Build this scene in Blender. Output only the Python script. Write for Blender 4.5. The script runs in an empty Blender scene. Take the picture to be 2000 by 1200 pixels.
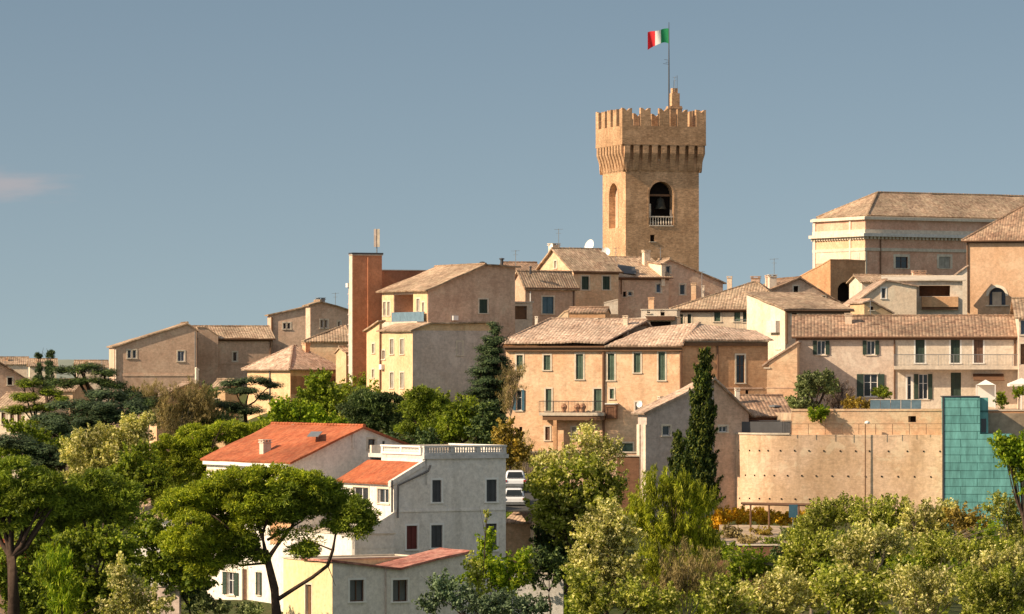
import bpy, math, random
import numpy as np
from mathutils import Vector, noise
R = math.radians
random.seed(7)
SC = bpy.context.scene
C = SC.collection

# ---------------------------------------------------------------- camera, sky, sun, exposure
F, HY = 8000.0, 720.0                      # focal length and horizon row, in pixels of the 2000 px wide photograph
cam_d = bpy.data.cameras.new('camera'); cam = bpy.data.objects.new('camera', cam_d); C.objects.link(cam)
cam_d.sensor_width = 36; cam_d.lens = 36*F/2000; cam_d.shift_y = (HY-600)/2000
cam_d.clip_start = 1; cam_d.clip_end = 30000
cam.location = (0, 0, 0); cam.rotation_euler = (R(90), 0, 0)
SC.camera = cam
SC.render.engine = 'CYCLES'
SC.view_settings.view_transform = 'Standard'; SC.view_settings.look = 'None'
SC.view_settings.gamma = 1; SC.view_settings.use_curve_mapping = False
SC.view_settings.exposure = 0.52
SC.cycles.max_bounces = 6; SC.cycles.transparent_max_bounces = 8

SUN_TH, SUN_EL = 23.0, 31.0
to_sun = Vector((-math.cos(R(SUN_TH))*math.cos(R(SUN_EL)), -math.sin(R(SUN_TH))*math.cos(R(SUN_EL)), math.sin(R(SUN_EL))))
sun_d = bpy.data.lights.new('sun', 'SUN'); sun = bpy.data.objects.new('sun', sun_d); C.objects.link(sun)
sun_d.energy = 5.0; sun_d.angle = R(0.5); sun_d.color = (1.0, 0.79, 0.55)
sun.rotation_euler = to_sun.to_track_quat('Z', 'Y').to_euler()
sun.location = to_sun*2000

W = bpy.data.worlds.new('World'); SC.world = W; W.use_nodes = True
nt = W.node_tree; nt.nodes.clear()
def wn(t, **k):
    n = nt.nodes.new(t)
    for a, b in k.items(): setattr(n, a, b)
    return n
wout = wn('ShaderNodeOutputWorld'); wbg = wn('ShaderNodeBackground')
sky = wn('ShaderNodeTexSky', sky_type='NISHITA'); sky.sun_disc = False
sky.sun_elevation = R(SUN_EL); sky.sun_rotation = R(270-SUN_TH); sky.altitude = 300
sky.air_density = 1.0; sky.dust_density = 0.6; sky.ozone_density = 1.5
wtc = wn('ShaderNodeTexCoord')
# the clear evening sky is sampled a little above the bright horizon band
wmap = wn('ShaderNodeVectorMath', operation='MULTIPLY_ADD'); wmap.inputs[1].default_value = (1, 1, 1.6); wmap.inputs[2].default_value = (0, 0, 0.13)
wnrm = wn('ShaderNodeVectorMath', operation='NORMALIZE')
nt.links.new(wtc.outputs['Generated'], wmap.inputs[0]); nt.links.new(wmap.outputs[0], wnrm.inputs[0]); nt.links.new(wnrm.outputs[0], sky.inputs[0])
hs = wn('ShaderNodeHueSaturation'); hs.inputs['Saturation'].default_value = 0.60; hs.inputs['Value'].default_value = 1.0
nt.links.new(sky.outputs[0], hs.inputs['Color'])
# one thin evening cloud low in the west of the view, fixed in the sky's own directions
cdir = Vector(((-30-1000)/F, 1, (HY-362)/F)).normalized()
csub = wn('ShaderNodeVectorMath', operation='SUBTRACT'); csub.inputs[1].default_value = cdir
nt.links.new(wtc.outputs['Generated'], csub.inputs[0])
cscl = wn('ShaderNodeVectorMath', operation='MULTIPLY'); cscl.inputs[1].default_value = (1/0.0280, 0, 1/0.0052)
nt.links.new(csub.outputs[0], cscl.inputs[0])
clen = wn('ShaderNodeVectorMath', operation='LENGTH'); nt.links.new(cscl.outputs[0], clen.inputs[0])
cns = wn('ShaderNodeTexNoise'); cns.inputs['Scale'].default_value = 1.6; cns.inputs['Detail'].default_value = 5
nt.links.new(cscl.outputs[0], cns.inputs['Vector'])
cma = wn('ShaderNodeMath', operation='MULTIPLY_ADD'); cma.inputs[1].default_value = 1.3; nt.links.new(cns.outputs['Fac'], cma.inputs[0])
nt.links.new(clen.outputs['Value'], cma.inputs[2])
cmr = wn('ShaderNodeMapRange', interpolation_type='SMOOTHSTEP'); cmr.inputs['From Min'].default_value = 0.75; cmr.inputs['From Max'].default_value = 1.6
cmr.inputs['To Min'].default_value = 0.85; cmr.inputs['To Max'].default_value = 0
nt.links.new(cma.outputs[0], cmr.inputs['Value'])
cmx = wn('ShaderNodeMix', data_type='RGBA'); cmx.inputs['B'].default_value = (3.45, 3.3, 3.45, 1)
nt.links.new(cmr.outputs[0], cmx.inputs['Factor'])
wtint = wn('ShaderNodeMix', data_type='RGBA', blend_type='MULTIPLY'); wtint.inputs['Factor'].default_value = 1

# deeper blue with height, and an added warm boost overhead to lift the shade
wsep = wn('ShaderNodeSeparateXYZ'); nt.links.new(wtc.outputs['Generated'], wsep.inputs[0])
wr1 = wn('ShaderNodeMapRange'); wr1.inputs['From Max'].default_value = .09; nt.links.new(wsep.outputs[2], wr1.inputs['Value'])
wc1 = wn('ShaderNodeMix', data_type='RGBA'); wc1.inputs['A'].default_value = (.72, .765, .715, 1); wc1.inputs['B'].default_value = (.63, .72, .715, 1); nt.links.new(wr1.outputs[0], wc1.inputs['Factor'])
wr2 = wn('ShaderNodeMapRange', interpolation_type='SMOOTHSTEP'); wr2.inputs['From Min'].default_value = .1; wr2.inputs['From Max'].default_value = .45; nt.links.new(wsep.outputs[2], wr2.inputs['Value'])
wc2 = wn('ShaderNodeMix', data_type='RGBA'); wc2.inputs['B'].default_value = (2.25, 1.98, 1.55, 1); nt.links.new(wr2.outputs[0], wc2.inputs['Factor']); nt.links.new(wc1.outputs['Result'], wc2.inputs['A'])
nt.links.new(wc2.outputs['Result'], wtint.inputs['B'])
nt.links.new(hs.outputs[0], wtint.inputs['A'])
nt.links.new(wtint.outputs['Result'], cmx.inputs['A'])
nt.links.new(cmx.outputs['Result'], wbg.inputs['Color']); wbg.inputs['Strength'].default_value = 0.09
nt.links.new(wbg.outputs[0], wout.inputs[0])

# ---------------------------------------------------------------- pixels to places
def P(px, py, D): return Vector(((px-1000)/F*D, D, (HY-py)/F*D))
def zpy(py, D): return (HY-py)/F*D

# ---------------------------------------------------------------- materials
M = {}
def nodes_of(name):
    m = bpy.data.materials.new(name); m.use_nodes = True
    t = m.node_tree; t.nodes.clear()
    out = t.nodes.new('ShaderNodeOutputMaterial'); b = t.nodes.new('ShaderNodeBsdfPrincipled')
    t.links.new(b.outputs[0], out.inputs[0])
    M[name] = m
    return m, t, b
def N(t, kind, ins=None, **k):
    n = t.nodes.new(kind)
    for a, b in k.items(): setattr(n, a, b)
    for a, b in (ins or {}).items(): n.inputs[a].default_value = b
    return n
def L(t, a, b): t.links.new(a, b)
def c4(c): return (c[0], c[1], c[2], 1)
def mixc(t, fac, a, b, blend='MIX'):
    n = N(t, 'ShaderNodeMix', data_type='RGBA', blend_type=blend)
    for s, v in (('Factor', fac), ('A', a), ('B', b)):
        if hasattr(v, 'is_linked'): L(t, v, n.inputs[s])
        elif s == 'Factor': n.inputs[s].default_value = v
        else: n.inputs[s].default_value = c4(v)
    return n.outputs['Result']
def wallmat(name, base, alt, stain=0.35, fine=0.4, course=0.5, rough=0.9, bump=0.25):
    """masonry or render: broad patches, mottling, thin courses and vertical weather stains"""
    m, t, b = nodes_of(name)
    g = N(t, 'ShaderNodeNewGeometry')
    n1 = N(t, 'ShaderNodeTexNoise', {'Scale': 0.35, 'Detail': 4, 'Roughness': .6}); L(t, g.outputs['Position'], n1.inputs['Vector'])
    r1 = N(t, 'ShaderNodeMapRange', {'From Min': .38, 'From Max': .64}); L(t, n1.outputs['Fac'], r1.inputs['Value'])
    col = mixc(t, r1.outputs[0], base, alt)
    mp = N(t, 'ShaderNodeMapping'); mp.inputs['Scale'].default_value = (1.6, 1.6, 7.0); L(t, g.outputs['Position'], mp.inputs['Vector'])
    n2 = N(t, 'ShaderNodeTexNoise', {'Scale': 1.3, 'Detail': 6, 'Roughness': .75}); L(t, mp.outputs[0], n2.inputs['Vector'])
    r2 = N(t, 'ShaderNodeMapRange', {'From Min': .3, 'From Max': .7, 'To Min': 1-fine, 'To Max': 1+fine*.55}); L(t, n2.outputs['Fac'], r2.inputs['Value'])
    col = mixc(t, course, col, mixc(t, 1.0, col, r2.outputs[0], 'MULTIPLY'))
    mp3 = N(t, 'ShaderNodeMapping'); mp3.inputs['Scale'].default_value = (1.4, 1.4, 0.16); L(t, g.outputs['Position'], mp3.inputs['Vector'])
    n3 = N(t, 'ShaderNodeTexNoise', {'Scale': 1.0, 'Detail': 5, 'Roughness': .65}); L(t, mp3.outputs[0], n3.inputs['Vector'])
    r3 = N(t, 'ShaderNodeMapRange', {'From Min': .5, 'From Max': .72, 'To Min': 0, 'To Max': stain}); L(t, n3.outputs['Fac'], r3.inputs['Value'])
    dirt = tuple(x*.5 for x in base)
    col = mixc(t, r3.outputs[0], col, dirt)
    n4 = N(t, 'ShaderNodeTexNoise', {'Scale': 3.2, 'Detail': 3, 'Roughness': .8}); L(t, g.outputs['Position'], n4.inputs['Vector'])
    r4 = N(t, 'ShaderNodeMapRange', {'From Min': .3, 'From Max': .7, 'To Min': .80, 'To Max': 1.16}); L(t, n4.outputs['Fac'], r4.inputs['Value'])
    col = mixc(t, 1.0, col, r4.outputs[0], 'MULTIPLY')
    # repaired and worn patches with ragged edges
    n5 = N(t, 'ShaderNodeTexNoise', {'Scale': .55, 'Detail': 7, 'Roughness': .68, 'Distortion': .4}); L(t, g.outputs['Position'], n5.inputs['Vector'])
    r5 = N(t, 'ShaderNodeMapRange', {'From Min': .56, 'From Max': .60, 'To Min': 0, 'To Max': .30*min(1, fine*3.5)}); L(t, n5.outputs['Fac'], r5.inputs['Value'])
    col = mixc(t, r5.outputs[0], col, tuple(min(.82, x*1.28+.03) for x in alt))
    r7 = N(t, 'ShaderNodeMapRange', {'From Min': .42, 'From Max': .38, 'To Min': 0, 'To Max': .32*min(1, fine*3.5)}); L(t, n5.outputs['Fac'], r7.inputs['Value'])
    col = mixc(t, r7.outputs[0], col, (base[0]*.66, base[1]*.60, base[2]*.56))
    # every house weathers to its own tone
    oi = N(t, 'ShaderNodeObjectInfo'); r8 = N(t, 'ShaderNodeMapRange', {'To Min': .88, 'To Max': 1.08}); L(t, oi.outputs['Random'], r8.inputs['Value'])
    col = mixc(t, 1.0, col, r8.outputs[0], 'MULTIPLY')
    L(t, col, b.inputs['Base Color']); b.inputs['Roughness'].default_value = rough
    b.inputs['Specular IOR Level'].default_value = .2
    bp = N(t, 'ShaderNodeBump', {'Strength': bump, 'Distance': .08}); L(t, n2.outputs['Fac'], bp.inputs['Height']); L(t, bp.outputs[0], b.inputs['Normal'])
    return m
def roofmat(name, c1, c2, lichen, lw=.5, period=.30, bump=1.0):
    """clay pantiles: rounded columns down the slope, every tile its own tone, patches of lichen"""
    m, t, b = nodes_of(name)
    uv = N(t, 'ShaderNodeUVMap'); sx = N(t, 'ShaderNodeSeparateXYZ'); L(t, uv.outputs[0], sx.inputs[0])
    dx = N(t, 'ShaderNodeMath', {1: period}, operation='DIVIDE'); L(t, sx.outputs[0], dx.inputs[0])
    dy = N(t, 'ShaderNodeMath', {1: .42}, operation='DIVIDE'); L(t, sx.outputs[1], dy.inputs[0])
    fx = N(t, 'ShaderNodeMath', operation='FLOOR'); L(t, dx.outputs[0], fx.inputs[0])
    fy = N(t, 'ShaderNodeMath', operation='FLOOR'); L(t, dy.outputs[0], fy.inputs[0])
    cb = N(t, 'ShaderNodeCombineXYZ'); L(t, fx.outputs[0], cb.inputs[0]); L(t, fy.outputs[0], cb.inputs[1])
    wnz = N(t, 'ShaderNodeTexWhiteNoise', noise_dimensions='2D'); L(t, cb.outputs[0], wnz.inputs['Vector'])
    col = mixc(t, wnz.outputs['Value'], c1, c2)
    g = N(t, 'ShaderNodeNewGeometry')
    n1 = N(t, 'ShaderNodeTexNoise', {'Scale': .9, 'Detail': 6, 'Roughness': .75}); L(t, g.outputs['Position'], n1.inputs['Vector'])
    r1 = N(t, 'ShaderNodeMapRange', {'From Min': .44, 'From Max': .60, 'To Min': 0, 'To Max': lw}); L(t, n1.outputs['Fac'], r1.inputs['Value'])
    col = mixc(t, r1.outputs[0], col, lichen)
    n5 = N(t, 'ShaderNodeTexNoise', {'Scale': .22, 'Detail': 3}); L(t, g.outputs['Position'], n5.inputs['Vector'])
    r5 = N(t, 'ShaderNodeMapRange', {'From Min': .35, 'From Max': .65, 'To Min': .72, 'To Max': 1.22}); L(t, n5.outputs['Fac'], r5.inputs['Value'])
    col = mixc(t, 1.0, col, r5.outputs[0], 'MULTIPLY')
    n6 = N(t, 'ShaderNodeTexNoise', {'Scale': 3.0, 'Detail': 3, 'Roughness': .8}); L(t, g.outputs['Position'], n6.inputs['Vector'])
    r6 = N(t, 'ShaderNodeMapRange', {'From Min': .34, 'From Max': .64, 'To Min': 1-.42*bump, 'To Max': 1+.26*bump}); L(t, n6.outputs['Fac'], r6.inputs['Value'])
    col = mixc(t, 1.0, col, r6.outputs[0], 'MULTIPLY')
    fr = N(t, 'ShaderNodeMath', operation='FRACT'); L(t, dx.outputs[0], fr.inputs[0])
    pi = N(t, 'ShaderNodeMath', {1: math.pi}, operation='MULTIPLY'); L(t, fr.outputs[0], pi.inputs[0])
    sn = N(t, 'ShaderNodeMath', operation='SINE'); L(t, pi.outputs[0], sn.inputs[0])
    fyr = N(t, 'ShaderNodeMath', operation='FRACT'); L(t, dy.outputs[0], fyr.inputs[0])
    hh = N(t, 'ShaderNodeMath', {1: -.3}, operation='MULTIPLY_ADD'); L(t, fyr.outputs[0], hh.inputs[0]); L(t, sn.outputs[0], hh.inputs[2])
    # the gap between two rows of tiles is darker in colour
    gp = N(t, 'ShaderNodeMapRange', {'From Min': 0, 'From Max': .45, 'To Min': .80, 'To Max': 1.0}); L(t, sn.outputs[0], gp.inputs['Value'])
    col = mixc(t, 1.0, col, gp.outputs[0], 'MULTIPLY')
    L(t, col, b.inputs['Base Color']); b.inputs['Roughness'].default_value = .88; b.inputs['Specular IOR Level'].default_value = .2
    bp = N(t, 'ShaderNodeBump', {'Strength': .55*bump, 'Distance': .06}); L(t, hh.outputs[0], bp.inputs['Height']); L(t, bp.outputs[0], b.inputs['Normal'])
    return m
def plain(name, c, rough=.6, spec=.3, metal=0, var=.2, scale=2.0):
    m, t, b = nodes_of(name)
    g = N(t, 'ShaderNodeNewGeometry')
    n = N(t, 'ShaderNodeTexNoise', {'Scale': scale, 'Detail': 4, 'Roughness': .7}); L(t, g.outputs['Position'], n.inputs['Vector'])
    r = N(t, 'ShaderNodeMapRange', {'From Min': .3, 'From Max': .7, 'To Min': 1-var, 'To Max': 1+var}); L(t, n.outputs['Fac'], r.inputs['Value'])
    L(t, mixc(t, 1.0, c, r.outputs[0], 'MULTIPLY'), b.inputs['Base Color'])
    b.inputs['Roughness'].default_value = rough; b.inputs['Specular IOR Level'].default_value = spec; b.inputs['Metallic'].default_value = metal
    return m
def slatmat(name, c):
    m, t, b = nodes_of(name)
    g = N(t, 'ShaderNodeNewGeometry'); sx = N(t, 'ShaderNodeSeparateXYZ'); L(t, g.outputs['Position'], sx.inputs[0])
    w = N(t, 'ShaderNodeMath', {1: 62.0}, operation='MULTIPLY'); L(t, sx.outputs[2], w.inputs[0])
    s = N(t, 'ShaderNodeMath', operation='SINE'); L(t, w.outputs[0], s.inputs[0])
    n = N(t, 'ShaderNodeTexNoise', {'Scale': 1.6, 'Detail': 3}); L(t, g.outputs['Position'], n.inputs['Vector'])
    r = N(t, 'ShaderNodeMapRange', {'From Min': .3, 'From Max': .7, 'To Min': .75, 'To Max': 1.25}); L(t, n.outputs['Fac'], r.inputs['Value'])
    L(t, mixc(t, 1.0, c, r.outputs[0], 'MULTIPLY'), b.inputs['Base Color']); b.inputs['Roughness'].default_value = .55
    bp = N(t, 'ShaderNodeBump', {'Strength': .6, 'Distance': .02}); L(t, s.outputs[0], bp.inputs['Height']); L(t, bp.outputs[0], b.inputs['Normal'])
    return m

wallmat('brick_rose', (.64, .36, .25), (.70, .43, .31), .25, .3, .5)
wallmat('brick_tower', (.49, .295, .165), (.62, .385, .225), .5, .75, .8)
wallmat('brick_warm', (.70, .425, .255), (.74, .53, .35), .28, .35, .55)
wallmat('brick_orange', (.55, .30, .16), (.61, .37, .21), .3, .4, .6)
wallmat('brick_apse', (.70, .44, .27), (.75, .50, .33), .2, .25, .45)
wallmat('brick_pink', (.58, .38, .265), (.65, .44, .32), .3, .4, .5)
wallmat('brick_dull', (.61, .41, .295), (.70, .50, .37), .35, .35, .5)
wallmat('plaster_ochre', (.68, .455, .26), (.73, .51, .31), .3, .25, .35)
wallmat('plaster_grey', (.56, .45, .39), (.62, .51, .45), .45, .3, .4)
wallmat('terracotta', (.46, .185, .095), (.52, .23, .125), .25, .18, .3)
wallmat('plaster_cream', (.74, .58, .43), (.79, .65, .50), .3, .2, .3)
wallmat('plaster_pink', (.62, .48, .38), (.68, .55, .45), .35, .3, .4)
wallmat('plaster_pale', (.70, .59, .47), (.74, .64, .53), .35, .2, .3)
wallmat('white_paint', (.74, .70, .64), (.79, .75, .70), .25, .07, .2, bump=.05)
wallmat('grey_render', (.55, .52, .49), (.60, .57, .54), .2, .12, .25)
wallmat('white_grey', (.77, .70, .62), (.81, .75, .68), .38, .12, .3, bump=.08)
wallmat('yellow_paint', (.76, .60, .34), (.80, .66, .40), .2, .1, .25, bump=.05)
wallmat('concrete_wall', (.64, .43, .27), (.75, .53, .37), .35, .35, .5)
wallmat('stone_trim', (.66, .56, .45), (.72, .62, .50), .3, .2, .3)
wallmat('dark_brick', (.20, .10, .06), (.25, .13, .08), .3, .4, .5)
roofmat('tiles_pink', (.37, .24, .17), (.62, .44, .33), (.48, .38, .29), .55)
roofmat('tiles_tan', (.30, .19, .125), (.52, .37, .26), (.42, .33, .22), .55)
roofmat('tiles_brown', (.22, .13, .09), (.43, .275, .185), (.35, .27, .19), .5)
roofmat('tiles_red', (.33, .085, .038), (.42, .125, .055), (.40, .17, .09), .35, .30, .7)
roofmat('tiles_rose', (.30, .11, .085), (.43, .18, .14), (.60, .36, .28), .45, .26, .9)
plain('pane', (.022, .025, .03), .12, .6, var=.3)
plain('pane_blue', (.05, .07, .11), .15, .6, var=.3)
plain('void', (.016, .012, .010), .9, .1)
plain('trim_pale', (.62, .53, .42), .8); plain('trim_white', (.78, .75, .70), .6, var=.06)
plain('frame_white', (.74, .72, .70), .5, var=.08); plain('frame_brown', (.12, .06, .035), .6)
plain('metal_dark', (.05, .05, .055), .5, .5); plain('metal_grey', (.22, .23, .24), .45, .5, .4)
plain('pipe_brown', (.16, .085, .05), .6); plain('wood_brown', (.16, .085, .045), .7); plain('wood_red', (.13, .03, .025), .6)
plain('concrete_pale', (.55, .47, .38), .85); plain('blue_glass', (.13, .20, .25), .2, .6)
plain('dish_white', (.82, .80, .76), .4, var=.04); plain('clay', (.42, .22, .13), .8)
plain('awning_cloth', (.80, .74, .66), .8, var=.05); plain('bronze', (.03, .028, .02), .6, .3, .2)
plain('asphalt', (.06, .058, .055), .9); plain('gravel_path', (.40, .30, .21), .95, var=.4, scale=.8)
plain('blue_paint', (.05, .12, .17), .4); plain('car_white', (.72, .73, .76), .25, .5, var=.03); plain('rubber', (.02, .02, .02), .8)
plain('lamp_red', (.35, .02, .02), .3); plain('cloth_red', (.70, .03, .035), .8, var=.06); plain('cloth_white', (.80, .80, .78), .8, var=.04); plain('cloth_green', (.015, .26, .10), .8, var=.06)
slatmat('green_slats', (.075, .125, .085)); slatmat('dark_green_slats', (.025, .05, .035)); slatmat('brown_slats', (.15, .075, .045)); slatmat('grey_slats', (.36, .33, .28))
plain('bark', (.062, .042, .032), .95, .1, var=.4, scale=4); plain('bark_pale', (.24, .19, .14), .95, .1, var=.3, scale=4)

# teal copper sheet with seams
m, t, b = nodes_of('teal_copper')
tc = N(t, 'ShaderNodeUVMap')
br = N(t, 'ShaderNodeTexBrick', {'Scale': 1.0, 'Mortar Size': .028, 'Brick Width': 2.6, 'Row Height': .62, 'Mortar': (.04, .14, .13, 1), 'Color1': (.12, .33, .315, 1), 'Color2': (.155, .40, .38, 1), 'Bias': 0.0})
L(t, tc.outputs[0], br.inputs['Vector'])
g = N(t, 'ShaderNodeNewGeometry'); mp_ = N(t, 'ShaderNodeMapping'); mp_.inputs['Scale'].default_value = (2.2, 2.2, .5); L(t, g.outputs['Position'], mp_.inputs['Vector'])
n1 = N(t, 'ShaderNodeTexNoise', {'Scale': 1.2, 'Detail': 6, 'Roughness': .7}); L(t, mp_.outputs[0], n1.inputs['Vector'])
r1 = N(t, 'ShaderNodeMapRange', {'From Min': .32, 'From Max': .68, 'To Min': .62, 'To Max': 1.3}); L(t, n1.outputs['Fac'], r1.inputs['Value'])
L(t, mixc(t, 1.0, br.outputs['Color'], r1.outputs[0], 'MULTIPLY'), b.inputs['Base Color']); b.inputs['Roughness'].default_value = .55; b.inputs['Metallic'].default_value = .1

def groundmat(name, c1, c2, c3):
    m, t, b = nodes_of(name)
    g = N(t, 'ShaderNodeNewGeometry')
    n1 = N(t, 'ShaderNodeTexNoise', {'Scale': .12, 'Detail': 8, 'Roughness': .7}); L(t, g.outputs['Position'], n1.inputs['Vector'])
    r1 = N(t, 'ShaderNodeMapRange', {'From Min': .4, 'From Max': .6}); L(t, n1.outputs['Fac'], r1.inputs['Value'])
    n2 = N(t, 'ShaderNodeTexNoise', {'Scale': 2.5, 'Detail': 6, 'Roughness': .8}); L(t, g.outputs['Position'], n2.inputs['Vector'])
    r2 = N(t, 'ShaderNodeMapRange', {'From Min': .4, 'From Max': .62}); L(t, n2.outputs['Fac'], r2.inputs['Value'])
    L(t, mixc(t, r2.outputs[0], mixc(t, r1.outputs[0], c1, c2), c3), b.inputs['Base Color']); b.inputs['Roughness'].default_value = .95
    b.inputs['Specular IOR Level'].default_value = .1
groundmat('hill_ground', (.06, .075, .025), (.10, .085, .04), (.035, .05, .015))
groundmat('hazed_hills_ground', (.22, .24, .20), (.27, .27, .22), (.20, .24, .21))  # pale tones stand in for the haze of distance

def leafmat(name, cols, trans=.35, rough=.6, k=1.0):
    cols = [(p, (c[0]*1.42*k, c[1]*1.34*k, c[2]*1.1*k)) for p, c in cols]
    """cols: (position, colour) of a ramp drawn per leaf; a broad noise turns whole clumps lighter or darker"""
    m, t, b = nodes_of(name)
    g = N(t, 'ShaderNodeNewGeometry')
    rp = N(t, 'ShaderNodeValToRGB'); L(t, g.outputs['Random Per Island'], rp.inputs[0])
    e = rp.color_ramp.elements
    while len(e) < len(cols): e.new(.5)
    for i, (p, c) in enumerate(cols): e[i].position = p; e[i].color = c4(c)
    n1 = N(t, 'ShaderNodeTexNoise', {'Scale': .55, 'Detail': 3}); L(t, g.outputs['Position'], n1.inputs['Vector'])
    r1 = N(t, 'ShaderNodeMapRange', {'From Min': .35, 'From Max': .65, 'To Min': .62, 'To Max': 1.3}); L(t, n1.outputs['Fac'], r1.inputs['Value'])
    col = mixc(t, 1.0, rp.outputs[0], r1.outputs[0], 'MULTIPLY')
    L(t, col, b.inputs['Base Color']); b.inputs['Roughness'].default_value = rough; b.inputs['Specular IOR Level'].default_value = .25
    tr = N(t, 'ShaderNodeBsdfTranslucent'); L(t, mixc(t, 1.0, col, (1.15, 1.2, .55), 'MULTIPLY'), tr.inputs[0])
    mx = N(t, 'ShaderNodeMixShader', {0: trans}); L(t, b.outputs[0], mx.inputs[1]); L(t, tr.outputs[0], mx.inputs[2])
    o = [x for x in t.nodes if x.type == 'OUTPUT_MATERIAL'][0]; L(t, mx.outputs[0], o.inputs[0])
leafmat('leaf_pine', [(0, (.05, .085, .012)), (.5, (.12, .17, .016)), (1, (.22, .27, .03))], .25)
leafmat('leaf_pine_bright', [(0, (.07, .11, .012)), (.5, (.18, .23, .016)), (1, (.33, .36, .03))], .3)
leafmat('leaf_pine_dark', [(0, (.022, .045, .018)), (.6, (.05, .08, .028)), (1, (.10, .14, .04))], .15)
leafmat('leaf_cedar', [(0, (.022, .045, .026)), (.6, (.048, .078, .040)), (1, (.10, .14, .07))], .15)
leafmat('leaf_cypress', [(0, (.012, .028, .008)), (.55, (.035, .06, .010)), (1, (.14, .16, .025))], .15)
leafmat('leaf_fresh', [(0, (.06, .12, .01)), (.5, (.16, .24, .012)), (1, (.32, .38, .03))], .4)
leafmat('leaf_mid', [(0, (.05, .085, .010)), (.5, (.13, .18, .016)), (1, (.25, .30, .035))], .4)
leafmat('leaf_locust', [(0, (.07, .095, .012)), (.4, (.18, .215, .025)), (.75, (.32, .35, .07)), (1, (.60, .58, .28))], .4)
leafmat('leaf_blossom', [(0, (.11, .13, .03)), (.35, (.27, .28, .08)), (.65, (.44, .43, .19)), (1, (.66, .62, .40))], .35)
leafmat('leaf_willow', [(0, (.09, .12, .01)), (.5, (.21, .25, .015)), (1, (.38, .39, .05))], .4)
leafmat('leaf_olive', [(0, (.06, .09, .035)), (.5, (.13, .17, .07)), (1, (.24, .28, .14))], .2)
leafmat('leaf_bluish', [(0, (.045, .075, .045)), (.5, (.09, .14, .085)), (1, (.18, .24, .16))], .2)
leafmat('leaf_bronze', [(0, (.10, .08, .02)), (.5, (.22, .17, .035)), (1, (.38, .28, .06))], .3)
leafmat('leaf_yellow', [(0, (.28, .17, .01)), (.5, (.45, .28, .015)), (1, (.62, .42, .04))], .3)
leafmat('leaf_twig', [(0, (.12, .09, .045)), (.5, (.20, .16, .08)), (1, (.30, .26, .13))], .2)
leafmat('leaf_purple', [(0, (.07, .05, .06)), (.5, (.13, .10, .11)), (1, (.22, .18, .17))], .2)

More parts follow.
